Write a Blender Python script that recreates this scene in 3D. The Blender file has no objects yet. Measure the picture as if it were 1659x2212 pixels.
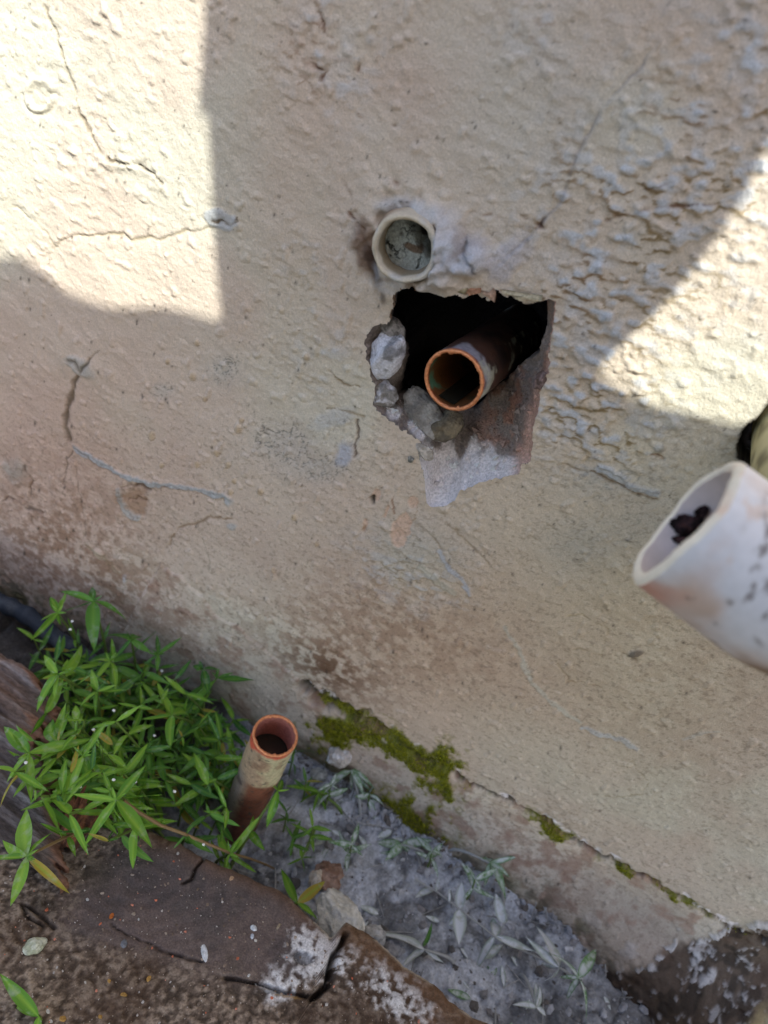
import bpy, math, random
import numpy as np
from mathutils import Vector, Matrix

# ------------------------------------------------------------------ camera, world, sun, exposure
scene = bpy.context.scene
C = bpy.context.collection
TH, PS, RO = math.radians(40), math.radians(8), math.radians(22)
CAM = np.array([0.0, -0.236, 0.400])
FPX, CU, CV = 1580.0, 829.5, 1106.0                       # focal length and centre of a 1659 x 2212 picture
FWD = np.array([-math.sin(PS)*math.cos(TH), math.cos(PS)*math.cos(TH), -math.sin(TH)])
R0 = np.array([math.cos(PS), math.sin(PS), 0.0]); U0 = np.cross(R0, FWD)
CX = R0*math.cos(RO) + U0*math.sin(RO)
CY = -R0*math.sin(RO) + U0*math.cos(RO)

cam_d = bpy.data.cameras.new('camera'); cam = bpy.data.objects.new('camera', cam_d); C.objects.link(cam)
m = Matrix.Identity(4)
for i in range(3):
    m[i][0], m[i][1], m[i][2], m[i][3] = CX[i], CY[i], -FWD[i], CAM[i]
cam.matrix_world = m
cam_d.sensor_fit = 'VERTICAL'; cam_d.sensor_height = 36; cam_d.sensor_width = 27
cam_d.lens = 36*FPX/2212
cam_d.clip_start = 0.01; cam_d.clip_end = 300
cam_d.dof.use_dof = True; cam_d.dof.focus_distance = 0.285; cam_d.dof.aperture_fstop = 11.0
scene.camera = cam

SUN = np.array([0.30, -0.60, 0.74]); SUN /= np.linalg.norm(SUN)
world = bpy.data.worlds.new('World'); scene.world = world; world.use_nodes = True
wn = world.node_tree; bg = wn.nodes['Background']
sky = wn.nodes.new('ShaderNodeTexSky'); sky.sky_type = 'NISHITA'; sky.sun_disc = False
sky.sun_elevation = math.asin(SUN[2]); sky.sun_rotation = math.atan2(SUN[0], SUN[1])
sky.dust_density = 2.0; sky.air_density = 1.0
wn.links.new(sky.outputs[0], bg.inputs[0]); bg.inputs[1].default_value = 0.15
sun_d = bpy.data.lights.new('sun', 'SUN'); sun_d.energy = 3.5; sun_d.angle = math.radians(0.5); sun_d.color = (0.97, 1.0, 0.92)
sun = bpy.data.objects.new('sun', sun_d); C.objects.link(sun)
sun.rotation_euler = Vector(-SUN).to_track_quat('-Z', 'Y').to_euler()
sun.location = (1, -2, 3)
vs = scene.view_settings; vs.view_transform = 'Standard'; vs.look = 'None'; vs.gamma = 1; vs.use_curve_mapping = False
vs.exposure = 1.10

# ------------------------------------------------------------------ geometry helpers
rng = np.random.default_rng(7); random.seed(7)

def ray(u, v):
    return FWD + CX*((u-CU)/FPX) - CY*((v-CV)/FPX)
def on_wall(u, v, y=0.0):
    q = ray(u, v); return CAM + q*((y-CAM[1])/q[1])
def on_level(u, v, z):
    q = ray(u, v); return CAM + q*((z-CAM[2])/q[2])
def at_dist(u, v, d):
    q = ray(u, v); return CAM + q/np.linalg.norm(q)*d
def project(P):
    d = np.asarray(P) - CAM
    w = d@FWD
    w = np.where(w > 0.02, w, 0.02)
    return CU + FPX*(d@CX)/w, CV - FPX*(d@CY)/w
def r3(x, y):                                             # coordinates of the close look at the hole
    return 708.5 + x*.34375, 380.2 + y*.34375
def r4(x, y): return x*.5, 691.0 + y*.5
def r6(x, y): return x*.4166, 1209.6 + y*.4166
def r7(x, y): return 604.8 + x*.4688, 1425.6 + y*.4688

def lin(r, g, b):
    return np.array([((c/255)/12.92 if c/255 <= .04045 else ((c/255+.055)/1.055)**2.4) for c in (r, g, b)])

_perm = rng.integers(0, 2**31, 65536).astype(np.int64)
def _h(ix, iy, iz, seed):
    k = (ix*73856093) ^ (iy*19349663) ^ (iz*83492791) ^ (seed*2654435761)
    return _perm[k & 65535] / 2**30 - 1.0
def noise2(x, y, seed=0):
    ix = np.floor(x).astype(np.int64); iy = np.floor(y).astype(np.int64)
    fx = x-ix; fy = y-iy
    sx = fx*fx*fx*(fx*(fx*6-15)+10); sy = fy*fy*fy*(fy*(fy*6-15)+10)
    a = _h(ix, iy, 0, seed); b = _h(ix+1, iy, 0, seed); c = _h(ix, iy+1, 0, seed); d = _h(ix+1, iy+1, 0, seed)
    return (a*(1-sx)+b*sx)*(1-sy) + (c*(1-sx)+d*sx)*sy
def fbm(x, y, scale, octv=4, seed=0, gain=.5):
    s = 0; a = 1; t = 0; f = 1/scale
    for o in range(octv):
        s = s + a*noise2(x*f+17.3*o, y*f-9.1*o, seed+o*13); t += a; a *= gain; f *= 2.03
    return s/t
def noise3(x, y, z, seed=0):
    ix, iy, iz = (np.floor(q).astype(np.int64) for q in (x, y, z))
    fx, fy, fz = x-ix, y-iy, z-iz
    fx, fy, fz = (q*q*(3-2*q) for q in (fx, fy, fz))
    r = 0
    for i in (0, 1):
        for j in (0, 1):
            for k in (0, 1):
                r = r + _h(ix+i, iy+j, iz+k, seed)*(fx if i else 1-fx)*(fy if j else 1-fy)*(fz if k else 1-fz)
    return r
def fbm3(P, scale, octv=3, seed=0):
    s = 0; a = 1; t = 0; f = 1/scale
    for o in range(octv):
        s = s + a*noise3(P[:, 0]*f+3.3*o, P[:, 1]*f, P[:, 2]*f, seed+o*7); t += a; a *= .5; f *= 2.05
    return s/t
def sstep(a, b, x):
    t = np.clip((x-a)/(b-a), 0, 1); return t*t*(3-2*t)
def blob(U, V, u, v, ru, rv, rot=0):
    c, s = math.cos(math.radians(rot)), math.sin(math.radians(rot))
    du, dv = U-u, V-v
    return np.exp(-(((du*c+dv*s)/ru)**2 + ((-du*s+dv*c)/rv)**2))
def line_dist(U, V, pts, margin):
    """distance to a polyline, side (+ below in the list's direction) and run 0..1; only near it"""
    pts = np.array(pts, float)
    D = np.full(U.shape, 1e3); S = np.zeros(U.shape); T = np.zeros(U.shape)
    lo = pts.min(0)-margin; hi = pts.max(0)+margin
    idx = np.nonzero((U > lo[0]) & (U < hi[0]) & (V > lo[1]) & (V < hi[1]))
    u, v = U[idx], V[idx]; d = np.full(u.shape, 1e3); sd = np.zeros(u.shape); tt = np.zeros(u.shape)
    L = np.r_[0, np.cumsum(np.linalg.norm(np.diff(pts, axis=0), axis=1))]
    for i in range(len(pts)-1):
        a, b = pts[i], pts[i+1]; e = b-a; n2 = e@e
        t = np.clip(((u-a[0])*e[0]+(v-a[1])*e[1])/n2, 0, 1)
        px, py = u-(a[0]+t*e[0]), v-(a[1]+t*e[1])
        q = np.hypot(px, py); cr = e[0]*(v-a[1])-e[1]*(u-a[0])
        w = q < d
        d[w] = q[w]; sd[w] = np.sign(cr[w]); tt[w] = (L[i]+t[w]*(L[i+1]-L[i]))/L[-1]
    D[idx] = d; S[idx] = sd; T[idx] = tt
    return D, S, T
def inside(U, V, poly):
    poly = np.asarray(poly, float); r = np.zeros(U.shape, bool)
    x2, y2 = np.roll(poly[:, 0], 1), np.roll(poly[:, 1], 1)
    for a, b, c, d in zip(poly[:, 0], poly[:, 1], x2, y2):
        if b == d: continue
        k = ((b > V) != (d > V)) & (U < (c-a)*(V-b)/(d-b)+a)
        r ^= k
    return r
def mix(c, new, f):
    f = np.clip(f, 0, 1)[..., None]
    return c*(1-f) + np.asarray(new)*f

def mesh_np(name, V, F, mat, parent=None, col=None, smooth=True, uv=None):
    me = bpy.data.meshes.new(name)
    V = np.asarray(V, np.float32); F = np.asarray(F, np.int32)
    k = F.shape[1]
    me.vertices.add(len(V)); me.vertices.foreach_set('co', V.ravel())
    me.loops.add(F.size); me.loops.foreach_set('vertex_index', F.ravel())
    me.polygons.add(len(F)); me.polygons.foreach_set('loop_start', np.arange(0, F.size, k, dtype=np.int32))
    me.update(calc_edges=True)
    me.polygons.foreach_set('use_smooth', np.full(len(F), smooth))
    if col is not None:
        a = me.color_attributes.new('Col', 'FLOAT_COLOR', 'POINT')
        c4 = np.ones((len(V), 4), np.float32); c4[:, :3] = col
        a.data.foreach_set('color', c4.ravel())
    me.validate()
    o = bpy.data.objects.new(name, me); C.objects.link(o)
    if mat: me.materials.append(mat)
    if parent: o.parent = parent
    return o
def thing(name, label, cat, loc=(0, 0, 0), group=None):
    o = bpy.data.objects.new(name, None); C.objects.link(o); o.location = loc
    o.empty_display_size = .01
    return tag(o, label, cat, group)
def tag(o, label, cat, group=None, kind=None):
    if label: o['label'] = label
    if cat: o['category'] = cat
    if group: o['group'] = group
    if kind: o['kind'] = kind
    return o
def grid_faces(nr, nc, wrap=False):
    r = np.arange(nr-1)[:, None]; c = np.arange(nc if wrap else nc-1)[None, :]
    c2 = (c+1) % nc
    return np.stack([r*nc+c+0*r, r*nc+c2, (r+1)*nc+c2, (r+1)*nc+c], -1).reshape(-1, 4)

# ------------------------------------------------------------------ materials
def vc_mat(name, rough=.8, bump=.3, bscale=1500, bdist=.0004, var=.12, vscale=900, spec=.3, metallic=0, rough_var=.1, stretch=None):
    """surface colour read from the mesh, broken up by fine grain and relief"""
    mt = bpy.data.materials.new(name); mt.use_nodes = True; n = mt.node_tree.nodes; l = mt.node_tree.links
    b = n['Principled BSDF']
    at = n.new('ShaderNodeAttribute'); at.attribute_name = 'Col'
    tc = n.new('ShaderNodeTexCoord')
    co = tc.outputs['Object']
    if stretch:
        mp = n.new('ShaderNodeMapping'); mp.inputs['Scale'].default_value = stretch; l.new(co, mp.inputs[0]); co = mp.outputs[0]
    n1 = n.new('ShaderNodeTexNoise'); n1.inputs['Scale'].default_value = vscale; n1.inputs['Detail'].default_value = 3
    l.new(co, n1.inputs['Vector'])
    mr = n.new('ShaderNodeMapRange'); mr.inputs[1].default_value = .3; mr.inputs[2].default_value = .7
    mr.inputs[3].default_value = 1-var; mr.inputs[4].default_value = 1+var; l.new(n1.outputs[0], mr.inputs[0])
    mx = n.new('ShaderNodeVectorMath'); mx.operation = 'SCALE'; l.new(at.outputs['Color'], mx.inputs[0]); l.new(mr.outputs[0], mx.inputs['Scale'])
    l.new(mx.outputs[0], b.inputs['Base Color'])
    n2 = n.new('ShaderNodeTexNoise'); n2.inputs['Scale'].default_value = bscale; n2.inputs['Detail'].default_value = 4; n2.inputs['Roughness'].default_value = .65
    l.new(co, n2.inputs['Vector'])
    bp = n.new('ShaderNodeBump'); bp.inputs['Strength'].default_value = bump; bp.inputs['Distance'].default_value = bdist
    l.new(n2.outputs[0], bp.inputs['Height']); l.new(bp.outputs[0], b.inputs['Normal'])
    m2 = n.new('ShaderNodeMapRange'); m2.inputs[3].default_value = rough-rough_var; m2.inputs[4].default_value = min(1, rough+rough_var)
    l.new(n1.outputs[0], m2.inputs[0]); l.new(m2.outputs[0], b.inputs['Roughness'])
    b.inputs['Specular IOR Level'].default_value = spec; b.inputs['Metallic'].default_value = metallic
    return mt

def leaf_mat(name, c1, c2, dust, dustcol, gloss=.42):
    mt = bpy.data.materials.new(name); mt.use_nodes = True; n = mt.node_tree.nodes; l = mt.node_tree.links
    b = n['Principled BSDF']; out = n['Material Output']
    oi = n.new('ShaderNodeObjectInfo')
    rp = n.new('ShaderNodeMix'); rp.data_type = 'RGBA'; rp.inputs[6].default_value = (*c1, 1); rp.inputs[7].default_value = (*c2, 1)
    l.new(oi.outputs['Random'], rp.inputs[0])
    at = n.new('ShaderNodeAttribute'); at.attribute_name = 'Col'       # r: midrib, g: along the blade
    sp = n.new('ShaderNodeSeparateColor'); l.new(at.outputs['Color'], sp.inputs[0])
    old = n.new('ShaderNodeMath'); old.operation = 'GREATER_THAN'; old.inputs[1].default_value = .955 if dust < .5 else 2; l.new(oi.outputs['Random'], old.inputs[0])
    ye = n.new('ShaderNodeMix'); ye.data_type = 'RGBA'; ye.inputs[7].default_value = (.46, .36, .06, 1); l.new(rp.outputs[2], ye.inputs[6]); l.new(old.outputs[0], ye.inputs[0])
    rb = n.new('ShaderNodeMix'); rb.data_type = 'RGBA'; rb.inputs[7].default_value = (c2[0]*1.5, c2[1]*1.25, c2[2]*1.3, 1)
    l.new(ye.outputs[2], rb.inputs[6])
    mm = n.new('ShaderNodeMath'); mm.operation = 'MULTIPLY'; mm.inputs[1].default_value = .65
    l.new(sp.outputs[0], mm.inputs[0]); l.new(mm.outputs[0], rb.inputs[0])
    tc = n.new('ShaderNodeTexCoord')
    n1 = n.new('ShaderNodeTexNoise'); n1.inputs['Scale'].default_value = 5; n1.inputs['Detail'].default_value = 4
    ad = n.new('ShaderNodeVectorMath'); ad.operation = 'ADD'
    l.new(tc.outputs['Object'], ad.inputs[0]); l.new(oi.outputs['Location'], ad.inputs[1]); 
    sc = n.new('ShaderNodeVectorMath'); sc.operation = 'SCALE'; sc.inputs['Scale'].default_value = 90
    l.new(oi.outputs['Location'], sc.inputs[0]); l.new(sc.outputs[0], ad.inputs[1])
    l.new(ad.outputs[0], n1.inputs['Vector'])
    mr = n.new('ShaderNodeMapRange'); mr.inputs[1].default_value = .62-dust*.42; mr.inputs[2].default_value = .80-dust*.30
    l.new(n1.outputs[0], mr.inputs[0])
    db = n.new('ShaderNodeMix'); db.data_type = 'RGBA'; db.inputs[7].default_value = (*dustcol, 1)
    l.new(rb.outputs[2], db.inputs[6])
    dm = n.new('ShaderNodeMath'); dm.operation = 'MULTIPLY'; dm.inputs[1].default_value = min(.95, .35+dust*.7)
    eg = n.new('ShaderNodeMapRange'); eg.inputs[1].default_value = .45; eg.inputs[2].default_value = .95; eg.inputs[3].default_value = 1; eg.inputs[4].default_value = .12 if .5 < dust < .9 else 1
    l.new(sp.outputs[2], eg.inputs[0]); d2 = n.new('ShaderNodeMath'); d2.operation = 'MULTIPLY'; l.new(mr.outputs[0], dm.inputs[0]); l.new(dm.outputs[0], d2.inputs[0]); l.new(eg.outputs[0], d2.inputs[1]); l.new(d2.outputs[0], db.inputs[0])
    l.new(db.outputs[2], b.inputs['Base Color'])
    b.inputs['Roughness'].default_value = gloss+dust*.4; b.inputs['Specular IOR Level'].default_value = .4*(1-dust)
    n2 = n.new('ShaderNodeTexNoise'); n2.inputs['Scale'].default_value = 22; n2.inputs['Detail'].default_value = 3; l.new(ad.outputs[0], n2.inputs['Vector'])
    bp = n.new('ShaderNodeBump'); bp.inputs['Strength'].default_value = .25; bp.inputs['Distance'].default_value = .001
    l.new(n2.outputs[0], bp.inputs['Height']); l.new(bp.outputs[0], b.inputs['Normal'])
    tr = n.new('ShaderNodeBsdfTranslucent'); l.new(db.outputs[2], tr.inputs[0])
    ms = n.new('ShaderNodeMixShader'); ms.inputs[0].default_value = .3*(1-dust*.7)
    l.new(b.outputs[0], ms.inputs[1]); l.new(tr.outputs[0], ms.inputs[2]); l.new(ms.outputs[0], out.inputs[0])
    return mt

def plain(name, col, rough=.6, metallic=0, spec=.4, var=.15, scale=600, bump=.2):
    mt = bpy.data.materials.new(name); mt.use_nodes = True; n = mt.node_tree.nodes; l = mt.node_tree.links
    b = n['Principled BSDF']
    tc = n.new('ShaderNodeTexCoord'); n1 = n.new('ShaderNodeTexNoise'); n1.inputs['Scale'].default_value = scale; n1.inputs['Detail'].default_value = 4
    l.new(tc.outputs['Object'], n1.inputs['Vector'])
    r = n.new('ShaderNodeMix'); r.data_type = 'RGBA'; l.new(n1.outputs[0], r.inputs[0])
    r.inputs[6].default_value = (*[c*(1-var) for c in col], 1); r.inputs[7].default_value = (*[min(1, c*(1+var)) for c in col], 1)
    l.new(r.outputs[2], b.inputs['Base Color'])
    bp = n.new('ShaderNodeBump'); bp.inputs['Strength'].default_value = bump; bp.inputs['Distance'].default_value = .0005
    l.new(n1.outputs[0], bp.inputs['Height']); l.new(bp.outputs[0], b.inputs['Normal'])
    b.inputs['Roughness'].default_value = rough; b.inputs['Metallic'].default_value = metallic; b.inputs['Specular IOR Level'].default_value = spec
    return mt

M_wall = vc_mat('painted_render', rough=.72, bump=.6, bscale=1100, bdist=.0008, var=.10, vscale=1500, spec=.25)
M_hole = vc_mat('broken_mortar', rough=.9, bump=1.0, bscale=900, bdist=.0014, var=.25, vscale=1100, spec=.1)
M_lump = vc_mat('lime_mortar', rough=.9, bump=1.0, bscale=800, bdist=.0016, var=.2, vscale=900, spec=.15)
M_copper = vc_mat('old_copper', rough=.55, bump=.35, bscale=1500, bdist=.0004, var=.22, vscale=700, spec=.3)
M_rim = plain('cut_copper', (.72, .28, .13), rough=.45, metallic=.6, var=.45, scale=900, bump=.9)
M_pvc = vc_mat('white_plastic', rough=.5, bump=.15, bscale=800, bdist=.0004, var=.05, vscale=400, spec=.4)
M_wood = vc_mat('weathered_timber', rough=.75, bump=.6, bscale=900, bdist=.0009, var=.28, vscale=1300, spec=.3)
M_grey_wood = vc_mat('grey_timber', rough=.8, bump=.8, bscale=600, bdist=.0012, var=.35, vscale=800, spec=.25, stretch=(.4, 1, 1))
M_soil = vc_mat('dusty_soil', rough=.95, bump=.7, bscale=900, bdist=.001, var=.25, vscale=700, spec=.1)
M_stone = vc_mat('pale_stone', rough=.9, bump=1.0, bscale=600, bdist=.0014, var=.22, vscale=500, spec=.2)
M_moss = vc_mat('moss_green', rough=.9, bump=.3, bscale=900, bdist=.0008, var=.3, vscale=500, spec=.1)
M_ground = plain('garden_ground', (.10, .11, .10), rough=.95, scale=3, var=.3, bump=.1)
M_board = plain('shade_blocker_grey', (.34, .33, .32), rough=.7, scale=20, var=.25)
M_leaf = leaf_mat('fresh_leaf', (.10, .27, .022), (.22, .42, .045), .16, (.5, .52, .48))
M_leaf_dark = leaf_mat('shaded_leaf', (.05, .17, .03), (.12, .29, .035), .16, (.4, .42, .38))  # darker copy of the leaf, shade put into its colour
M_leaf_dusty = leaf_mat('dusty_leaf', (.10, .24, .07), (.15, .28, .09), .72, (.74, .75, .77), .6)
M_leaf_grey = leaf_mat('grey_dusted_leaf', (.30, .37, .27), (.42, .47, .40), .88, (.76, .78, .82), .6)
M_stem = plain('green_stem', (.16, .24, .05), rough=.5, scale=300, var=.3)
M_stem_brown = plain('brown_stem', (.22, .14, .06), rough=.6, scale=300, var=.3)
M_stem_grey = plain('dusty_stem', (.42, .42, .41), rough=.9, scale=300, var=.2)
M_petal = plain('white_petal', (.75, .74, .72), rough=.7, var=.05)
def water_mat(name, col):
    mt = plain(name, col, rough=.06, spec=.6, bump=.02, scale=60); return mt
M_water = water_mat('still_water', (.022, .020, .014))

# ------------------------------------------------------------------ ground and soil in the gap
def axis(lo, hi, step, far_lo, far_hi, growth=1.35):
    a = list(np.arange(lo, hi+1e-9, step))
    s = step*growth
    while a[-1] < far_hi: a.append(a[-1]+s); s *= growth
    s = step*growth
    while a[0] > far_lo: a.insert(0, a[0]-s); s *= growth
    return np.array(a)

gv = [(-60, -60, -.03), (60, -60, -.03), (60, 60, -.03), (-60, 60, -.03)]
tag(mesh_np('ground', gv, [[0, 1, 2, 3]], M_ground, smooth=False), 'bare brown garden ground round the foot of the wall', None, kind='structure')

def soil_z(x, y):
    cl = np.abs(fbm(x, y, .018, 3, 6)); z = .004*fbm(x, y, .03, 3, 5) + .006*1.5*np.minimum(cl, .3) + .0026*np.abs(fbm(x, y, .0035, 3, 8))
    z = z + .012*sstep(-.03, .004, y)*(.6+.4*noise2(x/.03, y/.03, 3)) - .010*sstep(.14, .3, x)
    z = z - .016*np.exp(-((x+.033)/.022)**2-((y+.055+.012)/.02)**2) - .012*sstep(-.06, -.16, x)
    z = z - .014*sstep(-.085, -.11, y)
    return z
sx = np.r_[np.arange(-.80, -.34, .006), np.arange(-.34, .36, .0011), np.arange(.36, .80, .006)]; sy = np.arange(-.16, .03, .0011)
X, Y = np.meshgrid(sx, sy)
Z = soil_z(X, Y)
U, V = project(np.stack([X, Y, Z], -1))
soil_dark = np.clip(.8*sstep(.1, .5, fbm(X, Y, .02, 4, 21)+.1)+.8*sstep(.09, .01, np.abs(fbm(X, Y, .018, 3, 6))), 0, 1)  # random dark patches, plus shade painted into the crevices
col = np.ones(X.shape+(3,))*np.array([.52, .53, .57])
col = mix(col, (.10, .098, .10), .85*soil_dark)
col = mix(col, (.66, .67, .71), .7*sstep(.05, .45, fbm(X, Y, .01, 4, 23)))
earth = np.clip(sstep(-.035, -.09, X)+sstep(.13, .22, X)*.8, 0, 1)
col = mix(col, (.05, .038, .028), .9*earth)
col *= (1+.25*fbm(X, Y, .0025, 3, 25))[..., None]
o = mesh_np('soil', np.stack([X, Y, Z], -1).reshape(-1, 3), grid_faces(*X.shape), M_soil, col=col.reshape(-1, 3))
tag(o, 'dusty grey soil in the gap between timber and wall', None, kind='structure')

# ------------------------------------------------------------------ the wall
wx = axis(-.285, .300, .0006, -2.2, 2.2); wz = axis(-.02, .425, .0006, -.12, 2.4)
X, Z = np.meshgrid(wx, wz); Y0 = np.zeros_like(X)
near = (X > -.30) & (X < .31) & (Z < .44)
U, V = project(np.stack([X, Y0, Z], -1))
U = np.where(near, U, -9e3); V = np.where(near, V, -9e3)
jit_u = 9*fbm(X, Z, .012, 4, 91)+3.5*fbm(X, Z, .0028, 2, 92); jit_v = 9*fbm(X, Z, .012, 4, 95)+3.5*fbm(X, Z, .0028, 2, 96)
wvar = np.clip(1.0+1.3*fbm(X, Z, .006, 3, 94), .35, 2)     # ragged lines
Uj, Vj = U+jit_u, V+jit_v

# hole outline (seen from the camera point, carried on to the wall's plane), resampled around a centre
O3 = [(475,690),(540,695),(600,678),(650,688),(700,712),(740,740),(790,735),(830,718),(870,750),(910,742),(960,735),(1000,768),(1045,800),(1058,700),(1080,715),(1100,742),(1150,752),(1200,787),(1260,792),(1330,787),(1390,770),(1432,795),(1425,900),(1405,980),(1390,1060),(1388,1200),(1355,1310),(1335,1400),(1310,1500),(1292,1600),(1285,1700),(1272,1790),(1215,1822),(1185,1890),(1060,1900),(950,1922),(890,1960),(830,1985),(790,2055),(720,2085),(625,2075),(615,1980),(608,1900),(575,1800),(562,1740),(580,1690),(520,1640),(460,1592),(400,1540),(340,1502),(275,1440),(285,1400),(285,1320),(265,1250),(250,1180),(240,1080),(240,990),(285,940),(340,930),(383,930),(400,880),(410,800),(430,730)]
I3 = [(475,690),(540,695),(600,678),(650,688),(700,712),(740,740),(790,735),(830,718),(870,750),(910,742),(960,735),(1000,768),(1045,800),(1058,700),(1080,715),(1100,742),(1150,752),(1200,787),(1260,792),(1330,787),(1378,772),(1388,830),(1385,900),(1368,980),(1345,1050),(1325,1090),(1200,1195),(1100,1290),(1010,1370),(950,1440),(870,1470),(790,1470),(700,1425),(560,1375),(450,1368),(445,1310),(478,1200),(490,1100),(468,1010),(430,955),(390,930),(402,880),(412,800),(432,730)]
HC = (900.0, 1050.0)
def radial(poly, ang):
    poly = np.array(poly, float)-HC; out = []
    for a in ang:
        d = np.array([math.cos(a), math.sin(a)]); best = 0
        for p, q in zip(poly, np.roll(poly, -1, 0)):
            e = q-p; den = d[0]*e[1]-d[1]*e[0]
            if abs(den) < 1e-9: continue
            t = (p[0]*e[1]-p[1]*e[0])/den; s = (p[0]*d[1]-p[1]*d[0])/den
            if t > 0 and -1e-6 <= s <= 1+1e-6: best = max(best, t)
        out.append(best)
    return np.array(out)
NA = 420
ang = np.linspace(0, 2*math.pi, NA, endpoint=False)
rO = radial(O3, ang); rI = radial(I3, ang)
rag = np.array([fbm(np.array([math.cos(a)*3]), np.array([math.sin(a)*3]), .22, 4, 55)[0] for a in ang])
rag2 = np.array([fbm(np.array([math.cos(a)*3]), np.array([math.sin(a)*3]), .07, 3, 56)[0] for a in ang]); rO = rO + rag*26 + rag2*9; rI = np.minimum(rI + rag*14, rO-1)
Ouv = np.array([r3(HC[0]+r*math.cos(a), HC[1]+r*math.sin(a)) for r, a in zip(rO, ang)])
Owall = np.array([on_wall(u, v) for u, v in Ouv])

cells = lambda a: .25*(a[1:, 1:]+a[:-1, 1:]+a[1:, :-1]+a[:-1, :-1])
Hh = np.zeros_like(X)
fine = near
# broad unevenness and stucco grain
Hh += .0016*fbm(X, Z, .09, 3, 1) + .0007*fbm(X, Z, .022, 3, 2)
brush = fbm(X*.55+Z*.25, Z, .0022, 3, 3)
Hh += .00020*brush + .00016*fbm(X, Z, .0012, 2, 4)
tb = fbm(X*.8+Z*.3, Z, .0062, 3, 5, .45); Hh += .00055*np.where(tb > 0, tb, .5*tb)*sstep(-.3, .3, fbm(X, Z, .04, 2, 9))
kb = fbm(X, Z, .0045, 2, 43); Hh += .0007*sstep(.45, .75, kb)
# coarse rippled areas (old textured coat showing through)
rip = np.clip(1.0*blob(U, V, 1330, 470, 190, 190) + 1.0*blob(U, V, 1280, 720, 110, 170) + .9*blob(U, V, 1300, 900, 150, 120, 30)
      + .9*blob(U, V, 1600, 250, 150, 250) + .22*blob(U, V, 1560, 620, 130, 160) + .7*blob(U, V, 700, 110, 110, 130) + .5*blob(U, V, 690, 760, 60, 90) + .5*blob(U, V, 640, 560, 60, 60)
      + .75*blob(U, V, 180, 330, 130, 170) + .5*blob(U, V, 60, 120, 60, 130) + .6*blob(U, V, 880, 1240, 130, 70, 20) + .6*blob(U, V, 70, 1120, 120, 100)
      + .5*blob(U, V, 270, 1090, 50, 40) + .35*blob(U, V, 1200, 60, 120, 80), 0, 1)
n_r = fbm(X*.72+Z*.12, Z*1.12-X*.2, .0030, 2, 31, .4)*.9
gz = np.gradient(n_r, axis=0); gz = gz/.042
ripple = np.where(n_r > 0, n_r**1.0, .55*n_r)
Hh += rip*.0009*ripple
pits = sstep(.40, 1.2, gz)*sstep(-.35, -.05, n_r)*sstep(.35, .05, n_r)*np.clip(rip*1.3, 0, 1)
# small knobs
kn = fbm(X, Z, .0030, 2, 41); knob = sstep(.36, .62, kn); Hh += .0008*knob*(.25+.75*rip)

base = lin(202, 187, 171)*np.ones(X.shape+(3,))
tone = fbm(X, Z, .05, 4, 61)
base = mix(base, lin(196, 177, 162), sstep(-.2, .5, tone)*.7)
base = mix(base, lin(202, 197, 180), sstep(.0, .5, fbm(X, Z, .06, 3, 66))*.7)
base = mix(base, lin(194, 163, 145), .85*np.clip(blob(U, V, 100, 1020, 330, 330)+.5*blob(U, V, 620, 330, 120, 400)+.5*blob(U, V, 900, 180, 150, 130), 0, 1))
base = mix(base, lin(199, 185, 157), .7*blob(U, V, 1350, 1350, 320, 450))
base = mix(base, lin(195, 167, 142), .8*blob(U, V, 960, 1420, 300, 230, 20))
base = mix(base, lin(200, 194, 182), .6*blob(U, V, 1120, 220, 200, 220))
# bluish highlights painted into the colour of the ripple tops and some patches
base = mix(base, lin(186, 194, 206), .75*np.clip(rip*sstep(.12, .5, n_r)+.5*rip*sstep(.1, .5, fbm(X, Z, .012, 3, 68)), 0, 1)*sstep(520, 700, U))
# brown along the lower edges of the bumps, rusty upper, olive elsewhere
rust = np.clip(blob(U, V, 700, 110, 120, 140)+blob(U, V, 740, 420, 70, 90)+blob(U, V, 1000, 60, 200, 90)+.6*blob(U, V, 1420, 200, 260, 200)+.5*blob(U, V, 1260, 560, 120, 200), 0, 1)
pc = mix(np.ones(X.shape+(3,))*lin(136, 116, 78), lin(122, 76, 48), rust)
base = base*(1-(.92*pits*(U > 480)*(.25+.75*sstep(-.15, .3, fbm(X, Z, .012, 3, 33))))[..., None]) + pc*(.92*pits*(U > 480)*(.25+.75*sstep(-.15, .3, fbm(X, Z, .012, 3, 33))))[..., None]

def crack(pts, w=1.4, depth=.0008, colr=(70, 55, 42), cf=.8, rise=0, rw=8, gate=0, jit=True):
    """a crack along a polyline: groove w pixels wide, optionally with a lifted lip beside it"""
    global Hh, base
    D, S, T = line_dist(Uj if jit else U, Vj if jit else V, pts, 60)
    g = np.exp(-(D/(w*wvar))**2)*sstep(0, .06, T)*sstep(1, .94, T)*np.clip(wvar*1.1, .45, 1)
    if gate: g = g*sstep(-gate, .4, fbm(X, Z, .006, 3, int(pts[0][0]) % 97))
    Hh -= depth*g
    if rise: Hh += rise*np.exp(-np.clip(D, 0, None)/rw)*(S > 0)*(D < 59)*(1-g)
    base = mix(base, lin(*colr), cf*g)
def smear(pts, w, colr, cf, h=0, ragged=.6):
    """a raised smear or bead along a line"""
    global Hh, base
    D, S, T = line_dist(Uj, Vj, pts, 70)
    ww = w*(1+ragged*fbm(X, Z, .008, 3, int(pts[0][1]) % 89))
    g = sstep(ww*1.2, ww*.5, D)*sstep(0, .04, T)*sstep(1, .96, T)
    Hh += h*g*(1-.5*(D/w < .3)); base = mix(base, lin(*colr), cf*g)
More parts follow.
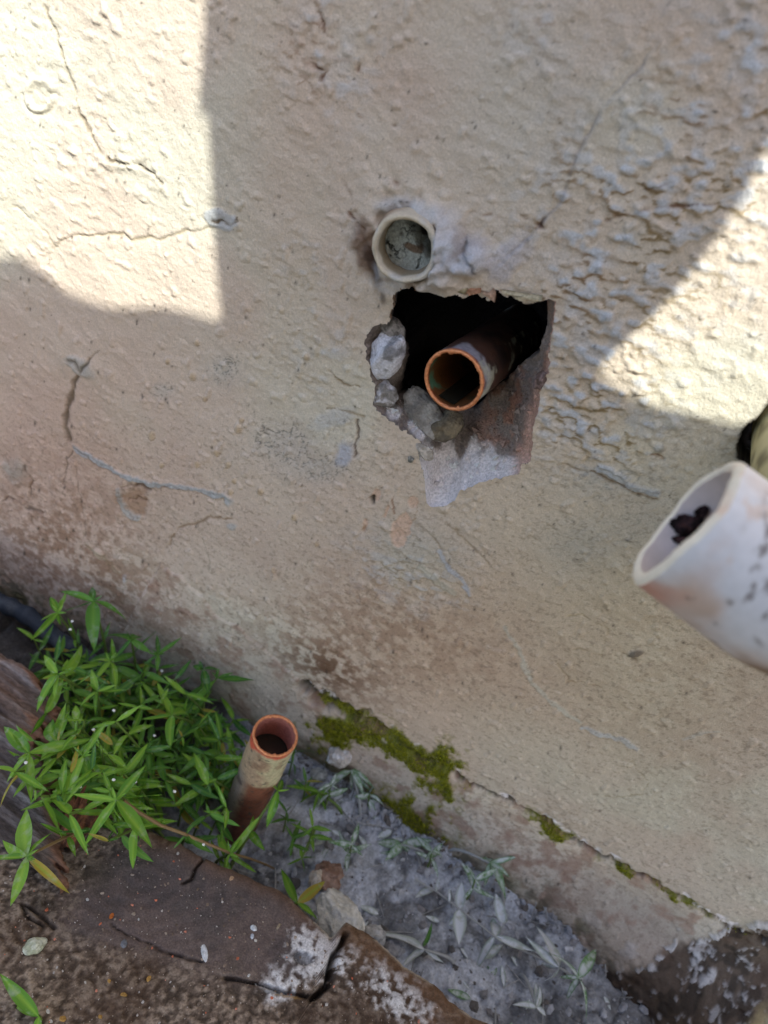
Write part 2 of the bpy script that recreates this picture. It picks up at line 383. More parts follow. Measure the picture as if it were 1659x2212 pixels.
def patch(u, v, ru, rv, rot, colr, cf, h=0, edge=.12, seed=1, rough=.8):
    global Hh, base
    c, s = math.cos(math.radians(rot)), math.sin(math.radians(rot)); du, dv = U-u, V-v
    q = np.sqrt(((du*c+dv*s)/ru)**2 + ((-du*s+dv*c)/rv)**2) + rough*fbm(X, Z, .009, 4, seed)
    g = sstep(1+edge, 1-edge, q); Hh += h*g; base = mix(base, lin(*colr), cf*g); return g

# cracks in the sunlit corner
crack([(88,0),(120,70),(128,100),(140,130),(152,172),(165,220),(178,255),(200,300),(222,338)], 1.6, .0009, (110, 95, 70), .75)
crack([(222,338),(245,346),(262,352),(300,362),(328,378),(347,400)], 2.6, .0015, (88, 72, 52), .9, rise=.0007, rw=12)
crack([(347,400),(330,430),(318,465)], 1.2, .0004, (150, 135, 105), .5)
crack([(0,405),(25,440),(60,470),(100,500),(118,540)], 1.5, .0006, (150, 130, 95), .5)
crack([(108,540),(135,522),(152,516),(200,508),(240,502),(262,505),(282,520),(320,512),(345,518),(375,505),(430,498),(455,485)], 2.0, .0009, (150, 138, 105), .55, rise=-.0006, rw=14)
D, S, T = line_dist(U, V, [(85+27*math.cos(a), 205+34*math.sin(a)) for a in np.linspace(.2, 5.9, 20)], 40)
Hh += .0009*np.exp(-(D/7)**2) - .0006*np.exp(-((D-9)/4)**2)*(V > 200)
crack([(105,560),(95,580)], 1.0, .0003, (90, 80, 50), .8)
patch(480, 475, 34, 20, 15, (170, 174, 180), .7, .0004, seed=71)
crack([(448,470),(480,478),(500,490),(515,478),(512,465)], 2, .0009, (90, 66, 30), .9)
# rusty squiggles in the upper shade
for pl in ([(620,50),(640,58),(660,68),(690,70)], [(690,20),(700,70),(720,85)], [(770,100),(775,130),(768,160)], [(660,130),(700,155),(690,180)], [(735,170),(755,200),(762,230)], [(770,240),(790,260),(805,255),(855,275)],
           [(850,330),(872,335)], [(845,445),(870,470),(880,500)], [(868,560),(895,590),(905,610),(920,630)], [(1100,60),(1120,40)], [(1015,450),(1090,470),(1165,500)], [(1300,480),(1420,445),(1560,440)], [(1390,410),(1450,395)],
           [(735,385),(752,405),(765,440),(768,470)], [(752,455),(780,480),(800,500)], [(840,390),(870,400),(920,430),(958,455),(962,470)], [(780,490),(800,540),(815,580)], [(1100,455),(1150,480),(1180,500)], [(1180,470),(1165,500)]):
    crack(pl, 3.2, .0010, (104, 62, 36), .95, gate=.45)
patch(795, 530, 28, 64, -20, (104, 76, 58), .8, -.0003, .5, 72)
patch(812, 575, 16, 46, -15, (60, 42, 34), .85, -.0006, .5, 73)
patch(832, 640, 8, 16, 0, (70, 56, 44), .7, 0, .5, 74)
# straight joint between two coats of paint, upper right of the hole
crack([(1050,612),(1075,578),(1140,520),(1160,500),(1210,440),(1245,330),(1300,235),(1380,150),(1420,95)], 2.6, .0004, (136, 132, 142), .45, rise=.0006, rw=24)
patch(1010, 545, 38, 40, 20, (172, 174, 188), .65, .0022, .45, 75); patch(965, 520, 32, 60, 10, (178, 180, 190), .6, .003, .6, 76)
patch(880, 455, 70, 22, 10, (176, 180, 188), .6, .001, .5, 77); patch(1095, 565, 30, 50, 40, (172, 172, 186), .5, .0006, .4, 78)
crack([(1002,490),(1012,520),(1008,540),(1030,570),(1035,590)], 2.5, .0015, (92, 96, 116), .7)
crack([(944,480),(938,510),(946,530)], 3.5, .003, (24, 22, 22), .95)
# grey smear and crack at the left
crack([(170,805),(160,830),(152,860),(146,890),(140,925),(150,958)], 4.5, .0016, (92, 78, 62), .8)
smear([(150,955),(165,975),(200,992),(232,1015),(262,1034),(330,1044),(400,1050),(450,1064),(485,1070),(505,1092)], 5.5, (168, 172, 176), .85, .0007)
crack([(146,958),(200,1000),(260,1040),(330,1049),(400,1056),(450,1070),(490,1080)], 1.6, .0006, (90, 80, 70), .5)
patch(175, 790, 36, 14, 35, (168, 168, 164), .6, .0010, .4, 79); crack([(140,770),(165,780),(180,800),(210,770),(222,760)], 2.5, .0012, (84, 72, 58), .7)
patch(285, 1085, 32, 28, 20, (150, 112, 80), .6, -.0010, .4, 80); smear([(258,1052),(260,1085),(278,1108),(310,1126)], 7, (170, 170, 166), .75, .001)
crack([(262,1055),(300,1050),(330,1058)], 3, .0016, (76, 52, 36), .8); crack([(275,1085),(310,1075)], 2.5, .0012, (92, 66, 46), .7)
crack([(365,1185),(370,1160),(392,1136),(450,1122),(512,1115)], 2.2, .0007, (128, 104, 76), .7)
crack([(135,1045),(142,1010),(155,975)], 1.4, .0005, (84, 70, 56), .7); patch(35, 1020, 34, 22, 10, (164, 158, 148), .6, .0009, .4, 81)
crack([(0,1080),(20,1075),(60,1100),(100,1115)], 2.4, .001, (74, 58, 46), .7); crack([(55,1000),(70,1040),(62,1080)], 2.4, .001, (86, 68, 52), .7)
smear([(185,1170),(215,1200),(245,1225),(265,1240)], 5, (176, 160, 136), .7, .0005); crack([(165,1010),(178,1110),(185,1165)], 1.4, .0005, (100, 84, 66), .6)
crack([(420,1110),(455,1235)], .9, .0002, (120, 112, 96), .5)
patch(270, 1248, 5, 8, 0, (226, 222, 222), .9, .0006, .3, 82)
patch(505, 1135, 12, 8, 10, (172, 172, 172), .7, .0004, .3, 83)
# fine crazed, mildewed patches
for (u, v, ru, rv, k) in ((480,800,36,34,1), (620,955,80,46,1), (690,1010,70,30,.8), (350,845,22,14,.8), (1300,1040,120,40,.5), (1420,1130,120,60,.5), (1250,1180,90,60,.35), (900,1180,120,70,.3)):
    cz = np.abs(fbm(X, Z, .0030, 3, 47)); g = blob(U, V, u, v, ru, rv)
    g2 = sstep(.10, .02, cz)*sstep(.25, .6, g+.35*fbm(X, Z, .01, 3, 48))*k
    base = mix(base, lin(66, 66, 58), .75*g2); Hh -= .0003*g2
    base = mix(base, lin(166, 170, 168), .35*g)
patch(745, 980, 15, 26, 40, (172, 178, 196), .7, .0002, .5, 84); patch(720, 905, 40, 16, -20, (178, 180, 182), .5, .0004, .5, 85)
crack([(770,905),(776,930),(770,970),(765,990)], 2.0, .0012, (78, 50, 42), .8)
crack([(712,800),(740,830),(775,845)], 2.4, .0009, (132, 106, 70), .75); crack([(700,880),(760,895),(790,905)], 2.0, .0006, (132, 110, 76), .6)
# scraped pink plaster under the hole
for (u, v, ru, rv, ro, sd) in ((815,1070,11,16,20,86), (893,1080,14,12,30,87), (872,1130,20,34,10,88), (866,1165,13,16,0,89), (838,1098,4,16,20,90), (790,1135,4,14,10,91)):
    patch(u, v, ru, rv, ro, (206, 176, 156), .9, -.0005, .08, sd, .9)
crack([(806,1072),(812,1085)], 4, .002, (26, 22, 20), .95); crack([(850,1070),(856,1110)], 1.5, .0006, (134, 90, 66), .8)
crack([(790,1060),(800,1130),(785,1150)], 2, .0006, (140, 108, 74), .6, gate=.3); crack([(905,1075),(900,1100),(880,1130)], 1.5, .0004, (150, 112, 78), .6)
# ridges and drips right and below of the hole
for pl in ([(1175,830),(1230,880),(1300,930)], [(1160,900),(1230,950),(1300,1005)], [(1180,1000),(1215,1005),(1290,1022)], [(1200,770),(1260,820),(1330,880)], [(945,1110),(1000,1165),(1060,1225)], [(905,1130),(950,1180),(1000,1250)]):
    crack(pl, 2.4, .0007, (140, 116, 80), .6, rise=-.0005, rw=16, gate=.35)
smear([(1285,1012),(1330,1030),(1352,1048),(1385,1058),(1425,1072)], 10, (170, 174, 178), .75, .0012); crack([(1270,1015),(1310,1042),(1345,1050),(1375,1072),(1420,1082)], 2.2, .001, (112, 82, 52), .8)
patch(1425, 965, 16, 12, 0, (172, 176, 176), .6, .001, .4, 92); crack([(1405,975),(1435,985)], 3, .001, (138, 100, 62), .7)
smear([(950,1185),(985,1240),(1015,1292)], 5, (178, 182, 192), .75, .0005); smear([(905,1220),(950,1260),(985,1290)], 7, (176, 174, 160), .5, .0006)
smear([(1085,1345),(1108,1380),(1125,1410),(1150,1480),(1180,1510),(1260,1565)], 5, (196, 196, 182), .5, .0003)
smear([(1255,1570),(1300,1588),(1345,1600),(1380,1622)], 5, (186, 190, 192), .65, .0004); smear([(1470,1600),(1560,1580)], 4, (186, 188, 184), .4, .0003)
crack([(1345,1405),(1375,1420),(1390,1450)], 1.8, .0006, (104, 88, 64), .7); patch(1372, 1412, 14, 5, -10, (60, 56, 54), .7, .0006, .3, 93)
crack([(1220,1340),(1260,1330),(1310,1360),(1300,1410),(1230,1400)], 1.6, .0004, (150, 132, 96), .5)
crack([(1330,1660),(1370,1650),(1400,1690),(1380,1720),(1300,1710)], 1.6, .0004, (146, 128, 96), .5)
crack([(1200,1430),(1230,1470),(1300,1480)], 1.6, .0005, (150, 128, 92), .5)
# teardrop runs in the paint
for (x, y) in ((848,100),(720,180),(830,245),(885,340),(940,570),(990,620),(700,625),(1325,160),(1372,960),(1275,845),(1015,690),(1185,1075),(855,620),(1035,465),(1045,430),(1000,740),(1130,735),(655,500)):
    u, v = r4(x, y); s = random.uniform(5, 8.5)
    q = ((U-u)/s)**2 + ((V-v)/(s*(1.25)))**2
    k = np.clip(1-q, 0, 1)**.5; k = k + .5*np.exp(-((U-u)/(s*.6))**2)*sstep(v-3.2*s, v, V)*(V < v)*.6
    Hh += .0007*k; base = mix(base, lin(188, 160, 120), .5*np.clip(k, 0, 1)*(k > .2)); base = mix(base, lin(124, 96, 62), .5*sstep(.9, 1.1, q)*sstep(1.5, 1.15, q)*(V > v))
for _ in range(60):
    u, v = random.uniform(150, 1600), random.uniform(620, 1500); s = random.uniform(2.5, 5)
    q = ((U-u)/s)**2 + ((V-v)/(s*1.2))**2; Hh += .00035*np.clip(1-q, 0, 1)**.5
# dirt washed up from the ground, brown grain
low = np.clip(.8*blob(U, V, 720, 1440, 160, 70, 30)+.7*blob(U, V, 850, 1350, 260, 100, 20)+.8*blob(U, V, 120, 1150, 200, 160)+.75*blob(U, V, 260, 1290, 260, 90, 20)+.35*blob(U, V, 1050, 1880, 260, 90, 30)+.3*blob(U, V, 1500, 1500, 300, 300)+.55*blob(U, V, 1150, 1820, 200, 90, 30), 0, 1)
gr = fbm(X, Z, .0035, 4, 51); g1 = low*sstep(-.35, .35, gr+.4*fbm(X, Z, .015, 3, 52))
base = mix(base, lin(134, 98, 72), .7*g1)
sp = fbm(X*.9, Z, .0013, 2, 53)
spk = sstep(.30, .52, sp)*np.clip(.30+.7*low+.35*(V > 900), 0, 1)*(U > -500); base = mix(base, lin(104, 86, 68),   .42*spk*sstep(720, 900, V+.3*U))
base = mix(base, lin(96, 66, 44), .8*blob(U, V, 705, 1445, 90, 45, 25)*sstep(-.3, .3, gr))
base = mix(base, lin(92, 82, 76), .35*blob(U, V, 1420, 1960, 160, 60, 25))
# black specks
for _ in range(1100):
    u, v = random.uniform(0, 1659), random.uniform(0, 1900); s = random.choice((.9, 1.0, 1.2, 1.2, 1.4, 1.8, 2.4)); st = random.uniform(1, 2.2)
    idx = np.nonzero((np.abs(U-u) < 8) & (np.abs(V-v) < 8))
    if len(idx[0]): 
        g = np.exp(-((U[idx]-u)/s)**2-((V[idx]-v)/(s*st))**2); k_ = .85 if s > 1.5 else .6; base[idx] = base[idx]*(1-k_*g[:, None])+lin(48, 42, 38)*k_*g[:, None]
for (u, v, s) in ((396,1318,7),(1545,240,6),(1580,100,5),(1610,45,7),(1605,60,5),(920,95,4),(872,432,5),(885,445,4),(884,434,4),(1355,1165,4),(1530,1160,5)):
    g = blob(U, V, u, v, s, s*.55, 20); base = mix(base, lin(38, 34, 32), .9*g); Hh += .0006*g
# the foot: crack with moss, and the coat bulging below it
foot = [(655,1478),(690,1508),(760,1538),(800,1556),(870,1602),(960,1655),(1010,1682),(1110,1735),(1180,1772),(1240,1812),(1330,1858),(1420,1905),(1520,1968),(1659,2035),(1800,2110)]
D, S, T = line_dist(Uj, Vj, foot, 420)
below = (S > 0)&(D < 400)
fw = (1.3+8.5*sstep(.17, .02, np.abs(T-.05)))*np.clip(wvar, .5, 1.6)+1.5*sstep(.1, .0, np.abs(T-.28))
gk = np.exp(-(D/fw)**2)
Hh -= .0050*gk
Hh += np.where(below, .0012*sstep(0, 12, D), 0)
base = mix(base, lin(30, 28, 24), .9*gk*sstep(.62, .4, T)); base = mix(base, lin(58, 54, 40), .85*np.exp(-(D/(2.6*wvar))**2)*sstep(1, .9, T))
bul = .002 + .012*sstep(-.05, .12, X) + .026*sstep(.13, .24, X)
Hh += bul*sstep(.06, -.005, Z)**1.3
Hh += .004*sstep(.05, .0, Z)*sstep(.12, .2, X)*fbm(X, Z, .02, 4, 57)
chip = np.abs(D-5*(S > 0)); 
lime = sstep(15, 5, D-5*fbm(X, Z, .008, 3, 58))*(S <= 0)*sstep(.10, .30, fbm(X, Z, .016, 3, 59)+.12)
lime = np.clip(lime + sstep(20, 8, np.abs(D-14)+6*fbm(X, Z, .005, 3, 60))*below*blob(U, V, 825, 1580, 45, 36, 25)*1.6, 0, 1)
base = mix(base, lin(236, 228, 228), .95*lime*sstep(-.30, .15, fbm(X, Z, .0018, 2, 63)+.08)); Hh -= .0008*lime
mz = np.clip(1.0*blob(U, V, 745, 1575, 62, 26, 15)+1.0*blob(U, V, 835, 1592, 60, 26, 30)+.9*blob(U, V, 960, 1640, 30, 42, 30)+.9*blob(U, V, 890, 1632, 70, 18, 32)+.85*blob(U, V, 880, 1750, 90, 34, 25)+.6*blob(U, V, 960, 1700, 40, 40)
     +1.0*sstep(17, 2, D)*(D < 60)*sstep(-.3, .2, fbm(X, Z, .020, 3, 64))*(.35+.65*below)*sstep(.92, .6, T)+.95*blob(U, V, 1190, 1785, 42, 13, 30)+.5*blob(U, V, 1000, 1930, 40, 60, 20)+.5*blob(U, V, 700, 1600, 50, 40), 0, 1)
mossn = mz-.04+.85*fbm(X, Z, .007, 4, 65)+.30*fbm(X, Z, .0022, 2, 67)
mossm = sstep(.34, .80, mossn)*sstep(.06, .22, mz)
stainm = sstep(.10, .6, mossn)*(mz > .06)
base = mix(base, lin(126, 118, 62), .6*stainm); base = mix(base, lin(128, 130, 40), .85*mossm); base = mix(base, lin(58, 60, 22), .75*mossm*sstep(.0, .3, fbm(X, Z, .004, 3, 69)))
Hh += .0010*mossm*(1+1.2*fbm(X, Z, .0028, 3, 70))
base = mix(base, lin(146, 112, 94), .6*below*sstep(.0, .45, fbm(X, Z, .009, 4, 62)))
# dark blistered corner low at the right with white lime crust
wet = sstep(.026, .004, Z+.012*fbm(X, Z, .012, 4, 199))*near; base = mix(base, lin(92, 86, 70), .75*wet*sstep(-.3, .2, fbm(X, Z, .005, 3, 200))); base = mix(base, lin(84, 86, 40), .5*wet*sstep(.0, .4, fbm(X, Z, .014, 3, 201)))
dk = sstep(.30, .55, np.clip(blob(U, V, 1510, 2090, 170, 90, 18)+blob(U, V, 1370, 2170, 150, 100)+.7*blob(U, V, 1640, 2050, 90, 50), 0, 1)+.35*fbm(X, Z, .02, 4, 98))
base = mix(base, lin(78, 62, 50), .9*dk); base = mix(base, lin(52, 44, 38), .7*dk*sstep(0, .3, fbm(X, Z, .008, 3, 198)))
cr = fbm(X, Z, .010, 4, 97); cr2 = fbm(X, Z, .0026, 3, 197); crust = sstep(.12, .34, .6*cr+.7*cr2+.30*np.clip(dk*(1-dk)*4, 0, 1)-.06)*np.clip(dk*(1-dk)*4*1.1+.6*dk, 0, 1)
crust = np.clip(crust+sstep(.25, .5, cr)*blob(U, V, 1520, 2030, 190, 26, 22), 0, 1)
base = mix(base, lin(206, 202, 202), .8*crust); Hh += .0016*crust + .002*dk*fbm(X, Z, .007, 3, 96)
base = mix(base, lin(186, 166, 122), .8*sstep(.5, .75, blob(U, V, 1640, 2180, 90, 90)+.2*cr))
# broken pocket where the waste pipe goes into the wall
pk = inside(Uj, Vj, [(1668,862),(1640,905),(1612,925),(1598,950),(1592,985),(1606,1010),(1640,1075),(1720,1140),(1900,1100),(1900,860),(1760,820)])
Hh = np.where(pk, -.014-.002*fbm(X, Z, .006, 3, 99), Hh)
base = np.where(pk[..., None], mix(np.ones(X.shape+(3,))*lin(36, 31, 28), lin(120, 116, 126), .7*blob(U, V, 1622, 985, 10, 34, 15)*sstep(-.2, .2, gr)), base)  # shade of the recess painted in as a near black colour
stain = np.clip(blob(U, V, 1600, 1000, 40, 50)*(~pk), 0, 1); base = mix(base, lin(116, 112, 98), .5*stain)
pd_ = line_dist(Uj, Vj, [(1668,862),(1640,905),(1612,925),(1598,950),(1592,985),(1606,1010),(1640,1075),(1720,1140)], 40)[0]; base = mix(base, lin(44, 38, 32), .9*sstep(7, 3, pd_))  # same painted shade carried out on to the pocket's edge
# the painted-over conduit sits in a swelling of the coat
col_ = np.clip(blob(U, V, 876, 535, 92, 100)+.8*blob(U, V, 990, 560, 70, 62)+.5*blob(U, V, 930, 600, 70, 30), 0, 1); Hh += col_*(.0048+.0062*fbm(X, Z, .007, 3, 171)+.0012*fbm(X, Z, .0026, 2, 172))
base = mix(base, lin(182, 186, 194), .55*col_*sstep(.0, .35, fbm(X, Z, .009, 3, 173))); base = mix(base, lin(110, 84, 60), .6*col_*sstep(.12, .4, -fbm(X, Z, .007, 3, 171)))
sw = on_wall(872, 540, -.0100); rs_ = .5*150/FPX*((sw-CAM)@FWD); Hh = np.where(np.hypot(X-sw[0]+.0010, Z-sw[2]+.0012) < rs_*1.02, -.016, Hh)
Hh = np.where(near, Hh, 0)*sstep(.309, .290, X)*sstep(-.299, -.28, X)*sstep(.438, .425, Z)
fade = sstep(.5, .9, np.abs(X))
base = np.clip(base, .01, .9)

# snap grid points on to the hole's outline, then leave the hole open
bb = (X > Owall[:, 0].min()-.004) & (X < Owall[:, 0].max()+.004) & (Z > Owall[:, 2].min()-.004) & (Z < Owall[:, 2].max()+.004)
bi = np.nonzero(bb); px, pz = X[bi].copy(), Z[bi].copy(); bd = np.full(px.shape, 1e9); nx, nz = px.copy(), pz.copy()
for a, b in zip(Owall, np.roll(Owall, -1, 0)):
    ex, ez = b[0]-a[0], b[2]-a[2]; n2 = ex*ex+ez*ez
    t = np.clip(((px-a[0])*ex+(pz-a[2])*ez)/n2, 0, 1); qx, qz = a[0]+t*ex, a[2]+t*ez
    d = np.hypot(px-qx, pz-qz); w = d < bd; bd[w] = d[w]; nx[w] = qx[w]; nz[w] = qz[w]
sn = bd < .00034
X[bi[0][sn], bi[1][sn]] = nx[sn]; Z[bi[0][sn], bi[1][sn]] = nz[sn]
# thin lifted skin of paint right at the broken edge
dd = np.full(X.shape, 1.0); dd[bi] = bd; Hh += .0006*np.exp(-(dd/.0022)**2)*(.5+.8*fbm(X, Z, .006, 2, 88))
P = np.stack([X, -Hh, Z], -1)
P[0, :, 1] = .2; P[-1, :, 1] = .2; P[:, 0, 1] = .2; P[:, -1, 1] = .2
F = grid_faces(*X.shape)
cxm, czm = cells(X).ravel(), cells(Z).ravel()
keep = np.ones(len(F), bool)
loc = np.nonzero((cxm > Owall[:, 0].min()-.002) & (cxm < Owall[:, 0].max()+.002) & (czm > Owall[:, 2].min()-.002) & (czm < Owall[:, 2].max()+.002))[0]
keep[loc[inside(cxm[loc], czm[loc], Owall[:, [0, 2]])]] = False
wall = mesh_np('wall', P.reshape(-1, 3), F[keep], M_wall, col=base.reshape(-1, 3))
tag(wall, 'cracked cream painted rendered wall with a broken hole in it', 'wall')

def wall_h(x, z):
    i = np.clip(np.searchsorted(wx, x), 0, len(wx)-1); j = np.clip(np.searchsorted(wz, z), 0, len(wz)-1)
    return Hh[j, i]

# broken mortar funnel behind the hole
dtab = [(-180, 14), (-165, 9), (-158, 3), (-90, 3), (-30, 4), (-12, 6), (5, 9), (25, 22), (45, 30), (70, 28), (90, 26), (110, 24), (135, 18), (160, 15), (180, 14)]
dep = np.interp(np.degrees((ang+math.pi) % (2*math.pi)-math.pi), [a for a, _ in dtab], [d for _, d in dtab])*1e-3
Iuv = [r3(HC[0]+r*math.cos(a), HC[1]+r*math.sin(a)) for r, a in zip(rI, ang)]
Iw = np.array([on_wall(u, v, d) for (u, v), d in zip(Iuv, dep)])
O0 = Owall.copy(); O0[:, 1] = -wall_h(O0[:, 0], O0[:, 2])
cen = np.array(on_wall(*r3(*HC), .02))
rows = []; tt = []
lip = O0.copy(); lip[:, [0, 2]] += (O0-cen)[:, [0, 2]]*.004; lip[:, 1] += .0002
rows.append(lip); tt.append(0)
for k in range(0, 27):
    t = k/26
    d = np.minimum(.0012, dep*.3) + (dep-np.minimum(.0012, dep*.3))*t**.85
    R = O0*(1-t)+Iw*t; R[:, 1] = O0[:, 1]*(1-t)*.3+d; rows.append(R); tt.append(t)
for (g, extra) in ((1.02, .003), (1.10, .007), (1.22, .014), (1.28, .03), (1.2, .055), (.6, .066), (.02, .068)):
    R = cen+(Iw-cen)*g; R[:, 1] = dep*(1 if extra < .02 else .3)+extra; rows.append(R); tt.append(1+extra*10)
Pm = np.array(rows); T = np.array(tt)[:, None]*np.ones((1, NA))
flat = Pm.reshape(-1, 3)
slope = (np.clip(T, 0, 1)*(1-np.exp(-dep/.008))[None, :]).ravel()
nz_ = fbm3(flat, .010, 4, 15)*.0058 + fbm3(flat, .0032, 3, 17)*.0028 + fbm3(flat, .0014, 2, 16)*.0010
flat[:, 1] += nz_*np.maximum(slope, .5*sstep(0, .10, T.ravel())*(1-np.exp(-np.repeat(dep[None, :], len(rows), 0).ravel()/.008)))*(T.ravel() <= 1.2)
flat[:, 0] += fbm3(flat, .009, 3, 18)*.002*slope
U3, V3 = project(flat); u3 = (U3-708.5)/.34375; v3 = (V3-380.2)/.34375
hc = np.ones((len(flat), 3))*lin(146, 134, 128)
nn = fbm3(flat, .006, 4, 19)
hc = mix(hc, lin(168, 126, 108), .8*sstep(-.1, .3, nn)*sstep(850, 1050, u3))
white = sstep(.0, .22, .5*nn + np.clip((v3-1640-.25*np.abs(u3-780))/240, -.8, .5) + .05 - .6*blob(u3, v3, 830, 1760, 40, 200, 8))
white = np.maximum(white, .9*sstep(.35, .6, blob(u3, v3, 580, 1600, 110, 60, 40)+.3*nn)); white = np.maximum(white, .8*sstep(.35, .6, blob(u3, v3, 420, 1480, 60, 60)+.4*nn))
hc = mix(hc, lin(232, 226, 228), .97*white*(T.ravel() < .95))
pink = sstep(.30, .10, T.ravel()+.1*nn)*sstep(1120, 1230, u3); hc = mix(hc, lin(216, 176, 158), .9*pink)
hc = mix(hc, lin(180, 148, 122), .8*sstep(.25, .05, T.ravel())*(v3 < 900)*(u3 < 1350))
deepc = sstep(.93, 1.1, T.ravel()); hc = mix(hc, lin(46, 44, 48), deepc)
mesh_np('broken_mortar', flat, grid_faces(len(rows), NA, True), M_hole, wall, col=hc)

def rock(name, center, size, seed, mat, colf, parent=None, rot=(0, 0, 0), sub=4, rough=.35, flat_bottom=False):
    """an angular lump: a sphere cut by random planes and roughened"""
    import bmesh
    bm = bmesh.new(); bmesh.ops.create_icosphere(bm, subdivisions=sub, radius=1)
    V_ = np.array([v.co[:] for v in bm.verts]); F_ = np.array([[v.index for v in f.verts] for f in bm.faces]); bm.free()
    r = np.random.default_rng(seed)
    for _ in range(9):
        n = r.normal(size=3); n /= np.linalg.norm(n); d = r.uniform(.62, .92)
        s = V_@n; V_ = V_ - np.outer(np.clip(s-d, 0, None)*.85, n)
    nrm = V_/np.linalg.norm(V_, axis=1)[:, None]
    V_ = V_ + nrm*(rough*.35*fbm3(V_+seed*3.1, .7, 3, seed) + rough*.16*fbm3(V_+seed, .2, 3, seed+5))[:, None]
    V_ = V_*np.array(size)
    Rm = np.array(Matrix.Rotation(rot[2], 3, 'Z')@Matrix.Rotation(rot[1], 3, 'Y')@Matrix.Rotation(rot[0], 3, 'X'))
    V_ = V_@Rm.T
    c = colf(V_, fbm3(V_+seed, np.mean(size)*.5, 4, seed+9))
    o = mesh_np(name, V_, F_, mat, parent, col=c); o.location = center
    return o
def two_tone(a, b, lo=-.1, hi=.25):
    return lambda V_, n: mix(np.ones((len(V_), 3))*lin(*a), lin(*b), sstep(lo, hi, n))
lump_c = on_wall(*r3(362, 1120), .004)
rock('mortar_lump', lump_c, (.0068, .0060, .0118), 4, M_lump, two_tone((150, 150, 156), (226, 226, 236), -.35, .05), wall, (.2, .1, -.1), rough=.6, sub=5)
rock('mortar_lump', on_wall(*r3(400, 960), .006), (.0055, .004, .0045), 8, M_lump, two_tone((112, 108, 104), (160, 154, 150)), wall, rough=.6, sub=5)
rock('mortar_lump', on_wall(*r3(345, 1375), .005), (.0062, .005, .0060), 12, M_lump, two_tone((146, 142, 140), (214, 212, 220)), wall, (0, .5, 0), rough=.6, sub=5)
rock('mortar_lump', on_wall(*r3(630, 1500), .011), (.0125, .0068, .0066), 15, M_lump, two_tone((134, 128, 122), (170, 164, 158)), wall, (0, .45, 0), rough=.6, sub=5)
rock('mortar_lump', on_wall(*r3(745, 1560), .010), (.006, .006, .0075), 19, M_lump, two_tone((108, 100, 88), (140, 128, 108)), wall, (0, .3, 0), rough=.6, sub=5)
rock('mortar_lump', on_wall(*r3(610, 1735), .0005), (.0045, .0022, .0032), 23, M_lump, two_tone((168, 158, 146), (206, 196, 186)), wall, (0, .3, 0), rough=.6, sub=5)
rock('mortar_lump', on_wall(*r3(1335, 1285), .002), (.0028, .003, .0036), 27, M_lump, two_tone((110, 92, 86), (150, 128, 124)), wall, rough=.6, sub=5)
rock('mortar_lump', on_wall(*r3(520, 1780), -.001), (.0014, .0012, .0014), 29, M_lump, two_tone((130, 128, 122), (160, 158, 150)), wall, rough=.6, sub=5)

cr_ = np.random.default_rng(44); cand = np.nonzero((T.ravel() > .05) & (T.ravel() < .8) & (v3 > 1350))[0]
Vc, Fc, Cc = [], [], []; tet = np.array([(1, 1, 1), (1, -1, -1), (-1, 1, -1), (-1, -1, 1)])/1.7; tf = np.array([(0, 1, 2), (0, 3, 1), (0, 2, 3), (1, 3, 2)])
for q, i_ in enumerate(cr_.choice(cand, 520)):
    sz = .00035+.0013*cr_.random()**4; Rq = np.linalg.qr(cr_.normal(size=(3, 3)))[0]
    Vc.append((tet*(1+.5*cr_.random((4, 1))))@Rq*sz+flat[i_]+np.array([0, -.0003, .0002])); Fc.append(tf+4*q); Cc.append(np.ones((4, 3))*hc[i_]*cr_.uniform(.8, 1.5))
o = mesh_np('mortar_crumbs', np.concatenate(Vc), np.concatenate(Fc), M_lump, wall, col=np.clip(np.concatenate(Cc), .02, .85), smooth=False); o['kind'] = 'stuff'
def flake(pts_uv, y0, y1, seed, colr):
    """a curled scrap of paint and plaster hanging at the hole's edge"""
    uv = np.array(pts_uv, float); n = len(uv); k = 6
    mid = uv.mean(0); rows = []
    for j in range(k):
        s = 1-.9*j/(k-1); ring = mid+(uv-mid)*s
        w = np.array([on_wall(u, v, y0+(y1-y0)*((v-uv[:, 1].min())/(np.ptp(uv[:, 1])))) for u, v in ring]); w[:, 1] -= .0007*(j/(k-1))
        w[:, 1] += .0005*fbm3(w, .003, 2, seed); rows.append(w)
    front = np.array(rows).reshape(-1, 3); back = front+np.array([0, .0009, .0]); 
    Vv = np.r_[front, back]; Fg = grid_faces(k, n, True); nf = len(front)
    side = np.array([[i, (i+1) % n, nf+(i+1) % n, nf+i] for i in range(n)])
    o = mesh_np('paint_flake', Vv, np.r_[Fg, Fg[:, ::-1]+nf, side], M_hole, wall, col=mix(np.ones((len(Vv), 3))*lin(*colr), lin(150, 110, 84), sstep(0, .4, fbm3(Vv, .003, 3, seed))))
    return o
flake([r3(*p) for p in ((955,722),(1010,735),(1040,700),(1052,745),(1046,797),(1015,772),(985,752))], -.0015, -.004, 3, (190, 160, 138))
flake([r3(*p) for p in ((1075,712),(1130,722),(1210,735),(1290,745),(1350,752),(1338,787),(1262,790),(1205,784),(1150,750),(1100,740))], -.001, -.003, 5, (192, 180, 152))
flake([r3(*p) for p in ((690,690),(760,705),(830,690),(880,705),(868,748),(830,720),(792,737),(742,742),(702,714))], -.0025, -.0035, 7, (196, 184, 152))
flake([r3(*p) for p in ((860,715),(905,700),(960,705),(955,738),(905,746),(885,752))], -.002, -.004, 9, (196, 150, 124))

